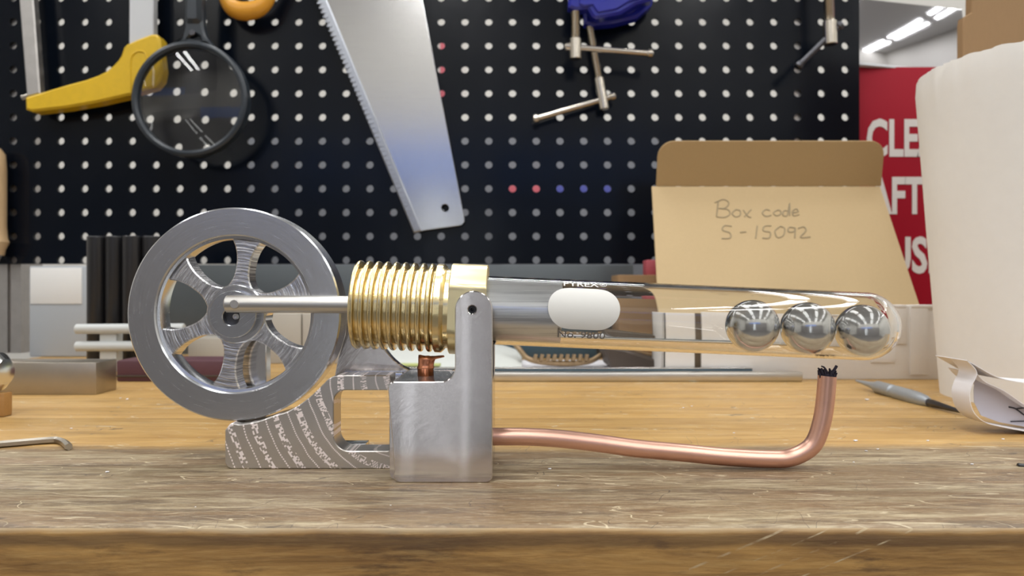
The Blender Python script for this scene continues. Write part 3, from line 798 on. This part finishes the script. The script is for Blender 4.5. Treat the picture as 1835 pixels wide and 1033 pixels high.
# handwriting as pencil strokes on the lid
def lid_pt(px, py):
    # meet the lid's front plane
    a = Vector((0, 598, 20)); d = Vector((0, crease_y - 598, cz - 20)).normalized(); nrm = Vector((0, -d.z, d.y))
    ray = P(px, py, 1.0) - Vector((0, 0, CAM_H)); o0 = Vector((0, 0, CAM_H))
    t_ = (a - o0).dot(nrm) / ray.dot(nrm); return o0 + ray * t_ + nrm * .15
strokes = [
    [(1284, 388), (1287, 362)], [(1281, 364), (1296, 358), (1306, 364), (1300, 373), (1288, 374), (1304, 376), (1308, 384), (1298, 390), (1284, 389)],
    [(1318, 376), (1312, 383), (1318, 389), (1326, 386), (1326, 378), (1318, 376)],
    [(1332, 377), (1340, 388), (1346, 390)], [(1346, 376), (1334, 389)],
    [(1380, 378), (1372, 376), (1366, 382), (1372, 388), (1382, 386)],
    [(1392, 377), (1386, 382), (1391, 387), (1399, 384), (1398, 378), (1392, 377)],
    [(1413, 379), (1405, 378), (1403, 386), (1411, 386), (1415, 364), (1415, 387)],
    [(1420, 382), (1430, 380), (1427, 375), (1420, 379), (1422, 387), (1432, 385)],
    [(1311, 406), (1298, 405), (1295, 413), (1308, 418), (1308, 427), (1293, 428)],
    [(1326, 417), (1337, 416)], [(1357, 405), (1354, 428)],
    [(1382, 405), (1370, 406), (1368, 414), (1380, 417), (1378, 427), (1366, 427)],
    [(1398, 406), (1389, 414), (1393, 426), (1404, 422), (1406, 410), (1398, 406)],
    [(1424, 409), (1414, 408), (1413, 416), (1423, 415), (1425, 409), (1424, 427)],
    [(1430, 410), (1440, 407), (1444, 414), (1434, 426), (1452, 425)]]
hwb = B()
for s_ in strokes: tube(hwb, smooth([lid_pt(*q) for q in s_], 4), .6, 5)
obj('handwriting', hwb, 'pencil', lid)

# red sign with its words, and the glossy panel over it
sg = thing('red_sign', (P(1680, 0, 800).x, 800, 0), 'red sign with white capital letters between the pegboard and the foam cylinder', 'sign')
p0 = P(1540, 690, 800); p1 = P(1810, 120, 800)
obj('sign_board', box(B(), p0.x, p1.x, 800, 803, 0, p1.z, .5), 'red_sign', sg)
for s_, xa, xb, ya, yb in (('CLEAN', 1553, 1722, 213, 282), ('AFTER', 1556, 1720, 317, 384), ('USE', 1592, 1692, 424, 491)):
    a = P(xa, yb, 800); b = P(xb, ya, 800); t = text_bm(s_, b.x - a.x, b.z - a.z, .5, .03)
    for v in t.verts: v.co += Vector(((a.x + b.x) / 2, 799.9, (a.z + b.z) / 2))
    obj('lettering', t, 'sign_white', sg)
mp = B(); a = P(1537, 119, 806); b = P(1740, 3, 806)
cen = Vector(((a.x + b.x) / 2, 812, (a.z + b.z) / 2))
mt = Matrix.Translation(cen) @ Matrix.Rotation(math.radians(-9), 4, 'X') @ Matrix.Rotation(math.radians(10), 4, 'Z')
hw, hh = (b.x - a.x) / 2 + 6, (b.z - a.z) / 2 + 3
box(mp, -hw, hw, 0, 3, -hh, hh, .5, mt)
gp = obj('glossy_panel', mp, 'mirror'); tag(gp, 'glossy panel above the red sign, reflecting the ceiling tubes', 'panel')
lp = B(); box(lp, -hw, hw, -1.5, 4, -hh - 2, -hh + 1, .4, mt); obj('edge_strip', lp, 'white_paint', gp)

# brown carton behind the foam cylinder
a = ppoly([(1726, 690), (1726, 42), (1728, 30), (1741, 22), (1743, -120), (2000, -120), (2000, 690)], 600)
a = [(x, max(z, 0)) for x, z in a]
tag(obj('brown_carton', prism(B(), a, 600, 609, (), .8), 'card_brown'), 'tall brown corrugated cardboard board behind the white foam cylinder', 'carton')

# white foam cylinder
FC = (345, 458)
t = bmesh.new(); rings = []; NS = 160
for j in range(25):
    h_ = j / 24; z = 209 * h_; R_ = 64.8 + (79.6 - 64.8) * h_
    ring = []
    for k in range(NS):
        q = 2 * PI * k / NS; n1 = noise.noise(Vector((math.cos(q) * 3, math.sin(q) * 3, z * .02)))
        nick = max(0, noise.noise(Vector((math.cos(q) * 22, math.sin(q) * 22, 5)))) * max(0, (h_ - .86) / .14) * 6
        rr = R_ + n1 * .5 - nick - (1.2 if j == 24 else 0)
        ring.append(t.verts.new((FC[0] + rr * math.cos(q), FC[1] + rr * math.sin(q), z + (noise.noise(Vector((q * 9, 1, 1))) * 1.2 if j == 24 else 0))))
    rings.append(ring)
for (rr, z) in ((66, 207), (58, 12)): rings.append([t.verts.new((FC[0] + rr * math.cos(2 * PI * k / NS), FC[1] + rr * math.sin(2 * PI * k / NS), z)) for k in range(NS)])
for a, b in zip(rings, rings[1:]):
    for k in range(NS): t.faces.new((a[k], a[(k + 1) % NS], b[(k + 1) % NS], b[k]))
t.faces.new(rings[0]); t.faces.new(rings[-1])
tag(obj('foam_cylinder', t, 'foam', sharp=50), 'large white tapered foam cylinder with rough cut rim standing on the bench', 'foam cylinder')

# curled papers
def curl(name, pts, Y, depth, label, m='paper', th=.35):
    c_ = smooth([Vector((*q, 0)) for q in ppoly(pts, Y)], 6)
    return obj(name, ribbon(B(), [(q.x, max(q.y, .2)) for q in c_], Y, Y + depth, th), m, sharp=80)
pr_ = thing('curled_papers', (P(1790, 0, 360).x, 375, 0), 'curled white papers with a few ink lines lying before the foam cylinder', 'paper')
def curl_part(pts, Y, depth):
    c_ = smooth([Vector((*q, 0)) for q in ppoly(pts, Y)], 6)
    return obj('sheet', ribbon(B(), [(q.x, max(q.y, .2)) for q in c_], Y, Y + depth, .3), 'paper', pr_, sharp=80)
curl_part([(1733, 647), (1750, 668), (1741, 692), (1737, 712), (1745, 740), (1766, 758), (1800, 767), (1850, 776), (1920, 786)], 345, 14)
curl_part([(1733, 647), (1752, 658), (1785, 676), (1815, 684), (1860, 690), (1920, 694)], 345, 26)
curl_part([(1748, 668), (1765, 685), (1800, 702), (1850, 735), (1920, 765)], 347, 22)
obj('sheet', prism(B(), ppoly([(1748, 672), (1765, 688), (1800, 705), (1850, 738), (1915, 766), (1915, 772), (1850, 768), (1790, 757), (1758, 745), (1746, 722), (1745, 700)], 353), 353, 353.3, (), 0), mat('paper_shaded', (.52, .50, .56), .7), pr_, label='inner sheet with painted shade')  # darker copy of the paper: shade inside the curl is in its colour
ik = B()
tube(ik, smooth([P(1808, 730, 352.6), P(1820, 733, 352.6), P(1835, 744, 352.6)], 4), .35, 6); tube(ik, [P(1822, 733, 352.6), P(1840, 731, 352.6)], .3, 6)
tube(ik, [P(1811, 756, 352.6), P(1845, 755, 352.6)], .25, 6)
obj('ink_lines', ik, 'ink', pr_)

# double ended scriber
sa_, sb_ = Vector((243, 512, 4.6)), Vector((247.5, 388, 1.6)); L = (sb_ - sa_).length
scr = thing('deburring_tool', (245, 450, 0), 'slim knurled metal scriber lying on the bench before the white box', 'tool')
mt = aim(sa_, sb_)
obj('tapered_end', lathe(B(), [(0, 0), (0, .8), (18, 2.0), (27, 3.1), (28, 0)], 24, mt), 'knurl', scr)
obj('grip', lathe(B(), [(26, 0), (26, 3.2), (28, 4.1), (46, 4.3), (47, 3.6), (49, 3.6), (50, 4.4), (72, 4.4), (80, 3.6), (84, 2.4), (84, 0)], 32, mt), 'knurl', scr)
obj('blade', lathe(B(), [(83, 0), (83, 1.9), (88, 2.2), (104, 1.5), (L, .2), (L, 0)], 16, mt), 'dark_metal', scr, label='dark pointed blade')
obj('dark_pin', rod(B(), P(1823, 835, 285), P(1870, 841, 283), 1.1), 'black')
tag(bpy.data.objects['dark_pin'], 'small black pin lying at the bench edge beyond the copper pipe', 'pin')
bpy.data.objects['dark_pin'].location.z += 0.0
# white crumbs of swarf
cr_ = B()
for (x, y) in ((1553, 717), (1240, 728), (1533, 790), (1552, 808), (1573, 805), (1663, 790), (1798, 787), (1742, 832), (1530, 828), (1000, 870), (700, 905), (350, 908), (560, 985), (228, 716), (216, 714), (192, 846), (128, 768), (1225, 731), (1315, 776), (985, 840)):
    if y > 940: continue
    Yc = (CAM_H - .3) * F / (y - 516.5); c0 = P(x, y, Yc); s_ = random.uniform(.35, .9) * Yc / 380
    t = bmesh.new(); bmesh.ops.create_icosphere(t, subdivisions=1, radius=s_)
    for v in t.verts: v.co = Vector((v.co.x * 1.5, v.co.y, v.co.z * .5)) * random.uniform(.7, 1.2) + Vector((c0.x, c0.y, s_ * .5))
    merge(cr_, t)
tag(obj('crumbs', cr_, 'paper'), 'tiny white chips scattered over the bench top', 'crumbs', kind='stuff')

# ------------------------------------------------------------------ behind the engine, on the bench
tag(obj('aluminium_sheet', box(B(), P(300, 0, 765).x, P(1135, 0, 765).x, 765, 768, 0, 94.5, .6), 'aluminium_sheet'), 'grey metal sheet standing under the pegboard behind flywheel and cylinder', 'sheet')
bn = thing('storage_bin', (P(105, 0, 750).x, 752, 0), 'pale plastic bin with white upper half, left of the black rods', 'bin')
obj('bin_body', box(B(), P(52, 0, 738).x, P(157, 0, 738).x, 738, 772, 0, P(0, 477, 738).z, 1.5), mat('pale_blue_plastic', (.42, .45, .48), .4), bn)
obj('label', box(B(), P(54, 0, 737).x, P(146, 0, 737).x, 737, 738.5, P(0, 545, 737).z, P(0, 480, 737).z, .3), mat('bright_white', (.80, .80, .78), .5), bn, label='white panel on its front')
for px, lab in ((169, 'black upright rod, leftmost of the four behind the steel bar'), (202, 'black upright rod, second from left behind the steel bar'), (237, 'black upright rod, third from left, next to the flywheel'), (268, 'black upright rod mostly hidden by the flywheel rim')):
    a = P(px, 0, 640)
    tag(obj('black_rod', lathe(B(), [(0, 0), (0, 7.6), (.6, 8.0), (115, 8.0), (115.8, 7.4), (115.8, 5.6), (112, 5.6), (112, 0)], 32, ZAX(a.x, 640 + (px % 3) * 4, 0)), 'black'), lab, 'rod', 'black rods left of the flywheel')
rk = thing('rod_rack', (P(198, 0, 610).x, 608, 0), 'pale grey rack with two cross bars in front of the black rods', 'rack')
for y in (590, 621):
    obj('cross_bar', rod(B(), P(137, y, 606), P(330, y - 1, 606), 4.2), 'grey_plastic', rk)
obj('upright_plate', box(B(), P(184, 0, 611).x, P(214, 0, 611).x, 606, 617, 0, P(0, 584, 611).z, .8), 'grey_plastic', rk)
tag(obj('steel_bar', box(B(), P(-40, 0, 475).x, P(172, 0, 475).x, 475, 500, 0, 21.2, .5), 'ground_steel'), 'rectangular ground steel bar lying at the left of the bench', 'bar')
mb = thing('maroon_book', (-230, 560, 0), 'dark maroon book lying flat behind the flywheel', 'book')
obj('cover', box(B(), P(208, 0, 541).x, P(450, 0, 541).x, 541, 575, 0, 16, 1.5), 'maroon', mb)
obj('spine_band', box(B(), P(208, 0, 541).x, P(450, 0, 541).x, 540.2, 542, 3.5, 5, .2), 'dark_brown', mb)
cx_ = thing('cream_box', (P(480, 0, 672).x, 690, 0), 'cream box seen through the flywheel spokes', 'box')
for a, b, y in ((336, 402, 606), (402, 476, 580), (476, 540, 562), (541, 615, 562)):
    obj('panel', box(B(), P(a, 0, 672).x + .3, P(b, 0, 672).x - .3, 672, 712, 0, P(0, y, 672).z, .8), 'cream', cx_)
# aluminium rail and dark ruler behind it
tag(obj('aluminium_rail', box(B(), P(720, 0, 540).x, P(1440, 0, 540).x, 540, 549, 0, 7.2, 1.6), 'aluminium_rail'), 'long shiny aluminium rail lying on the bench behind the copper pipe', 'rail')
ru = thing('steel_ruler', (P(1030, 0, 552).x, 553, 0), 'dark steel ruler on edge against the aluminium rail', 'ruler')
obj('ruler_body', box(B(), P(720, 0, 552).x, P(1348, 0, 552).x, 551.5, 554.5, 0, 8.6, .2), 'dark_blue', ru)
obj('bright_edge', box(B(), P(720, 0, 552).x, P(1348, 0, 552).x, 551.2, 554.8, 8.5, 9.5, .2), 'bright_metal', ru)
# padded bag under the brass
bg = thing('padded_bag', (P(790, 0, 650).x, 660, 0), 'white plastic bag with yellow green print seen under the brass cylinder', 'bag')
def wedge(xa, xb, Ya, Yb, za, zb):
    t = bmesh.new(); nx, ny = 24, 10; g_ = []
    for j in range(ny + 1):
        row = []
        for i in range(nx + 1):
            f1 = i / nx; f2 = j / ny; Y = Ya + (Yb - Ya) * f2; X = P(xa + (xb - xa) * f1, 0, Y).x
            z = za + (zb - za) * math.sin(f2 * PI / 2) * (1 - .55 * max(0, (f1 - .75) / .25) ** 2) + noise.noise(Vector((i * .5, j * .5, 2))) * .5
            row.append(t.verts.new((X, Y, z)))
        g_.append(row)
    for j in range(ny):
        for i in range(nx): t.faces.new((g_[j][i], g_[j][i + 1], g_[j + 1][i + 1], g_[j + 1][i]))
    bl = [[t.verts.new((v.co.x, v.co.y, 0)) for v in r_] for r_ in (g_[0], g_[-1])]
    for i in range(nx): t.faces.new((g_[0][i], g_[0][i + 1], bl[0][i + 1], bl[0][i])); t.faces.new((g_[-1][i], g_[-1][i + 1], bl[1][i + 1], bl[1][i]))
    t.faces.new([g_[j][0] for j in range(ny + 1)] + [bl[1][0], bl[0][0]]); t.faces.new([g_[j][-1] for j in range(ny + 1)] + [bl[1][-1], bl[0][-1]])
    t.faces.new(bl[0] + bl[1][::-1])
    return t
obj('bag_body', wedge(660, 935, 596, 712, 1.5, 15.5), 'white_bag', bg, sharp=80)
obj('printed_patch', box(B(), P(735, 0, 716).x, P(850, 0, 716).x, 712, 716, 0, 20.5, .5), 'yellow_green', bg)
obj('printed_patch', box(B(), P(700, 0, 615).x, P(790, 0, 615).x, 606, 616, 4.6, 6.3, .4), mat('faded_green_print', (.50, .55, .22), .6), bg)
tag(obj('paper_sheet', box(B(), P(936, 0, 565).x, P(1180, 0, 565).x, 562, 690, 0, 1.6, .2), 'paper'), 'white printed papers lying flat behind the rail under the glass tube', 'paper')
tag(obj('blue_case', box(B(), P(900, 0, 722).x, P(1070, 0, 722).x, 722, 756, 0, P(0, 603, 722).z, 1.5), 'dark_blue'), 'dark blue case at the back of the bench behind the glass tube', 'case')
tb = thing('toothed_bar', (P(1010, 0, 640).x, 640, 1.6), 'brown toothed metal bar with bent arm lying on the papers', 'tool')
z0 = lambda px, py, Y: P(px, py, Y)
pa = [P(916, 608, 655), P(932, 628, 645), P(946, 643, 632), P(975, 650, 630), P(1020, 652, 630), P(1056, 648, 630), P(1078, 636, 634), P(1092, 626, 640), P(1130, 631, 645), P(1176, 640, 655)]
obj('bent_arm', tube(B(), smooth(pa, 6), 2.4, 12), 'tooth_brown', tb)
for k in range(9):
    c0 = P(958 + 11.5 * k, 645, 628)
    obj('tooth', prism(B(), [(c0.x - 1.7, c0.z - 1), (c0.x + 1.7, c0.z - 1), (c0.x + 2.6, c0.z + 4.2), (c0.x - .2, c0.z + 4.4)], 626, 634, (), .3), 'tooth_brown', tb)
tag(obj('shadow_solid', prism(B(), ppoly([(1082, 622), (1120, 628), (1190, 650), (1232, 664), (1232, 671), (1120, 671), (1095, 660)], 590), 590, 640, (), 1.5), 'dark_brown'), 'dark solid standing for a pouch tapering toward the white box behind the glass tube', 'shadow')  # solid dark wedge added in place of the ruler's shadow
tag(obj('small_carton', box(B(), P(1108, 0, 700).x, P(1184, 0, 700).x, 700, 750, 0, P(0, 493, 700).z, 1), 'card_brown'), 'small brown carton left of the kraft lid, behind the glass tube', 'carton')
tag(obj('pink_block', box(B(), P(1158, 0, 716).x, P(1183, 0, 716).x, 714, 735, P(0, 493, 700).z, P(0, 466, 716).z, 1), 'pink'), 'small pink block standing on the small brown carton', 'block')

# ------------------------------------------------------------------ left front small things
wbk = thing('wooden_block', (P(0, 0, 400).x, 400, 0), 'small varnished wooden block at the left end of the bench', 'block')
obj('block_body', box(B(), P(-50, 0, 393).x, P(7, 0, 393).x, 393, 400, 0, 13, .8), 'dark_wood', wbk)
sp = B(); cc = P(-17, 0, 396.5); cc.z = 24.15
lathe(sp, [(-12, 0), (-12, 7), (-10, 9.5), (-2, 11.1), (6, 10.6), (9.5, 7), (10.5, 0)], 32, Matrix.Translation((cc.x - 1, 396.5, cc.z)))
tag(obj('steel_dome', sp, 'bright_metal'), 'polished round steel knob resting on the wooden block', 'knob')
hk = B(); hp = smooth([Vector((P(-70, 0, 312).x, 311, 1.55)), Vector((P(20, 0, 320).x, 319, 1.55)), Vector((P(90, 0, 326).x, 326.0, 1.55)), Vector((P(107, 0, 325).x, 325.0, 1.55)), Vector((P(117, 0, 321).x, 320.5, 1.55)), Vector((P(127, 0, 314).x, 312.5, 1.55))], 6)
tube(hk, hp, 1.55, 6); tag(obj('hex_key', hk, 'ground_steel', sharp=20), 'bent hexagonal steel key lying at the left of the bench', 'hex key')

# ------------------------------------------------------------------ tools hanging on the pegboard
YB_ = 774.9
# hand saw
sw = thing('hand_saw', (P(700, 0, 768).x, 768, P(0, 418, 768).z), 'wide tapering steel saw blade hanging tip down with ribbed left edge', 'saw')
Ys = 767
blade = rpoly([(*ppoly([(560, -80)], Ys)[0],), (*ppoly([(747, 416)], Ys)[0], 2), (*ppoly([(835, 404)], Ys)[0], 6), (*ppoly([(757, 0)], Ys)[0],), (*ppoly([(742, -80)], Ys)[0],)])
blade = rpoly([(*ppoly([(548, -80)], Ys)[0], 0), (*ppoly([(752, 414)], Ys)[0], 1), (*ppoly([(834, 403)], Ys)[0], 6), (*ppoly([(757, 0)], Ys)[0], 0), (*ppoly([(742, -80)], Ys)[0], 0)])
hc = P(797.5, 373, Ys); hole = [(hc.x + 4.1 * math.cos(2 * PI * k / 20), hc.z + 4.1 * math.sin(2 * PI * k / 20)) for k in range(20)]
obj('blade', prism(B(), blade, Ys, Ys + 2, [hole], .3), 'saw', sw)
obj('spine', prism(B(), ppoly([(535, -80), (742, 418), (757, 414), (553, -80)], Ys), Ys - 3, Ys + 4, (), 1.2), 'saw_edge', sw, label='ribbed folded edge strip')
spb = B()
for k in range(58):
    f1 = k / 57; x = 543 + (744 - 543) * f1; y = -60 + 470 * f1; c0 = P(x, y, Ys - 3)
    box(spb, c0.x - 1.6, c0.x + 3.2, Ys - 4.0, Ys - 2.5, c0.z - .8, c0.z + .8)
obj('ribs', spb, 'saw_edge', sw, kind='stuff')
obj('hang_peg', rod(B(), (P(700, 0, Ys).x, Ys + 1.5, P(0, -60, Ys).z), (P(700, 0, Ys).x, YB_, P(0, -60, Ys).z), 3), 'nickel', sw)
# yellow framed saw
ys = thing('hacksaw', (P(170, 0, 752).x, 752, P(0, 200, 752).z), 'yellow handled frame saw hanging at the left of the pegboard', 'saw')
Yy = 748
yp = ppoly([(44, 174), (68, 167), (98, 158), (125, 150), (152, 143), (174, 135), (190, 127), (203, 116), (211, 107), (216, 99), (219, 90), (221, 84), (226, 79), (248, 69), (270, 61), (280, 61), (286, 68), (290, 96), (295, 128), (292, 146), (282, 158), (262, 164), (241, 168), (174, 183), (116, 193), (56, 200), (45, 196)], Yy)
obj('frame', prism(B(), yp, Yy, Yy + 18, (), 2.2), 'yellow', ys, label='yellow plastic frame with scuffed lower edge')
obj('grip_rim', tube(B(), smooth([P(234, 168, Yy - .2), P(234, 110, Yy - .2), P(240, 96, Yy - .2), P(252, 92, Yy - .2), P(262, 100, Yy - .2), P(264, 140, Yy - .2)], 6), .9, 8), 'yellow', ys)
obj('back_bar', prism(B(), ppoly([(24, -80), (50, -80), (68, 166), (44, 172)], Yy), Yy + 3, Yy + 13, (), 1.2), 'frame_steel', ys, label='worn grey metal bar')
obj('front_bar', prism(B(), ppoly([(229, -80), (272, -80), (272, 66), (228, 84)], Yy), Yy + 3, Yy + 13, (), 1), 'white_paint', ys, label='pale painted metal bar')
obj('bolt', rod(B(), P(40, 176, Yy + 8), P(62, 170, Yy + 8), 3), 'nickel', ys)
obj('hang_peg', rod(B(), P(250, -50, Yy + 12), (P(250, -50, Yy + 12).x, YB_, P(250, -50, Yy + 12).z), 3), 'nickel', ys)
# magnifying glass
mg = thing('magnifying_glass', (P(343, 0, 738).x, 740, P(0, 282, 738).z), 'round magnifying glass with grey blue rim hanging on the pegboard', 'magnifying glass')
mc = P(343, 179, 735); K = 735 / F
lathe_b = B(); lathe(lathe_b, [(-5, 103 * K), (-6, 101 * K), (-6.4, 97 * K), (-5, 92.5 * K), (3, 92 * K), (6, 94 * K), (7, 99 * K), (5, 103.5 * K)], 96, YAX(mc.x, mc.y, mc.z), closed=True)
obj('rim', lathe_b, 'magnifier', mg)
lens = B(); n_ = 14; RL = 92.5 * K; sag = 3.6
pf = [(-sag * (1 - (k / n_) ** 2) - .6, RL * k / n_) for k in range(n_ + 1)] + [(sag * (1 - (k / n_) ** 2) + .6, RL * k / n_) for k in range(n_, -1, -1)]
lathe(lens, pf, 96, YAX(mc.x, mc.y, mc.z)); obj('lens', lens, 'lens', mg, sharp=60)
nk = B(); prism(nk, ppoly([(300, 92), (318, 82), (331, 68), (335, 50), (338, -80), (363, -80), (367, 50), (371, 66), (383, 82), (400, 95), (372, 80), (343, 76), (315, 83)], 735), 730, 741, [ppoly([(343 + 0, 79), (340, 72), (346, 66), (353, 63), (361, 68), (363, 74), (358, 77)], 735)], 1.8)
obj('handle', nk, 'magnifier', mg)
obj('handle_grip', prism(B(), ppoly([(335, 40), (338, -80), (364, -80), (366, 40), (360, 46), (341, 46)], 735), 726, 744, (), 4), 'magnifier', mg)
obj('rivet', rod(B(), P(346, 60, 731) + Vector((0, -3, 0)), P(346, 60, 731) + Vector((0, 2, 0)), 3), 'dark_metal', mg)
obj('hang_peg', rod(B(), P(350, -60, 742), (P(350, -60, 742).x, YB_, P(350, -60, 742).z), 3), 'nickel', mg)
# orange handle
og = thing('orange_pliers', (P(445, 0, 760).x, 760, P(0, 36, 760).z), 'orange tool handle end at the top, right of the magnifying glass', 'tool')
Yo = 755
obj('handle', tube(B(), smooth([P(388, -50, Yo), P(408, 2, Yo), P(425, 18, Yo), P(450, 19, Yo), P(474, 6, Yo), P(500, -40, Yo)], 8), 8, 20, rfun=lambda s: 5.5 + 4.0 * math.sin(PI * s)), 'orange', og)
obj('hang_peg', rod(B(), P(395, -35, Yo), (P(395, -35, Yo).x, YB_, P(395, -35, Yo).z), 3), 'nickel', og)
# clamps
def clamp(body, Yc, s0, s1, b0, b1, label, r_=7.0, dark=False):
    o = thing('bar_clamp', P(s1[0], s1[1], Yc), label, 'clamp', 'screw clamps hanging on the pegboard')
    Pm = lambda q, dy=0: P(q[0], q[1], Yc + dy)
    if body:
        bd = obj('clamp_body', prism(B(), ppoly(body, Yc), Yc - 8, Yc + 9, (), 2.5), 'blue', o)
        cx0 = sum(q[0] for q in body) / len(body); cy0 = sum(q[1] for q in body) / len(body)
        rib = [(cx0 + (q[0] - cx0) * .72, cy0 + (q[1] - cy0) * .72) for q in body]
        obj('raised_face', prism(B(), ppoly(rib, Yc), Yc - 10, Yc - 7, (), 1.2), 'blue', o)
    a_, c_ = Pm(s0), Pm(s1); d = (c_ - a_)
    obj('screw', screw(B(), a_, a_ + d * .72, r_ * .78), 'nickel', o)
    obj('screw_end', rod(B(), a_ + d * .70, c_, r_), 'nickel', o)
    e0, e1 = Pm(b0), Pm(b1)
    tbb = rod(B(), e0, e1, 3.0)
    ax = (e1 - e0).normalized()
    for e in (e0, e1):
        lathe(tbb, [(-3.2, 0), (-3.2, 3), (-2, 4.2), (2, 4.2), (3.2, 3), (3.2, 0)], 16, aim(e, e + ax))
    obj('tee_bar', tbb, 'dark_metal' if dark else 'nickel', o)
    obj('hang_peg', rod(B(), a_ + Vector((2, 0, 0)), (a_.x + 2, YB_, a_.z), 3), 'nickel', o)
clamp([(1018, -60), (1018, 17), (1030, 22), (1052, 20), (1060, 34), (1066, 38), (1110, 30), (1140, 12), (1166, 5), (1172, -60)], 738, (1031, -15), (1031, 106), (1018, 84), (1165, 96), 'blue screw clamp whose upright screw and level bar hang at the top centre', 6.2)
clamp([(1044, -60), (1046, 46), (1060, 50), (1100, 46), (1140, 36), (1166, 14), (1182, -60)], 759, (1050, 10), (1083, 196), (961, 213), (1098, 173), 'blue screw clamp with slanting screw and tilted bar behind the other clamp', 5.4)
clamp(None, 742, (1483, -60), (1488, 80), (1504, 46), (1432, 117), 'screw clamp with dark slanting bar near the right end of the pegboard', 6.8, True)
# light wood handle at the far left
wh_ = thing('wooden_mallet', (P(-5, 0, 757).x, 757, P(0, 458, 757).z), 'pale wooden tool handle hanging at the left edge of the pegboard', 'tool')
c0 = P(-12, 458, 760)
obj('grip', lathe(B(), [(0, 0), (0, 11), (6, 12), (14, 15.5), (18, 14), (30, 13), (90, 13.2), (106, 12), (112, 8), (114, 0)], 32, ZAX(c0.x, 758, c0.z)), 'light_wood', wh_)
obj('ferrule', lathe(B(), [(-10, 0), (-10, 5), (0.2, 9), (0.2, 0)], 24, ZAX(c0.x, 758, c0.z)), 'bright_metal', wh_)
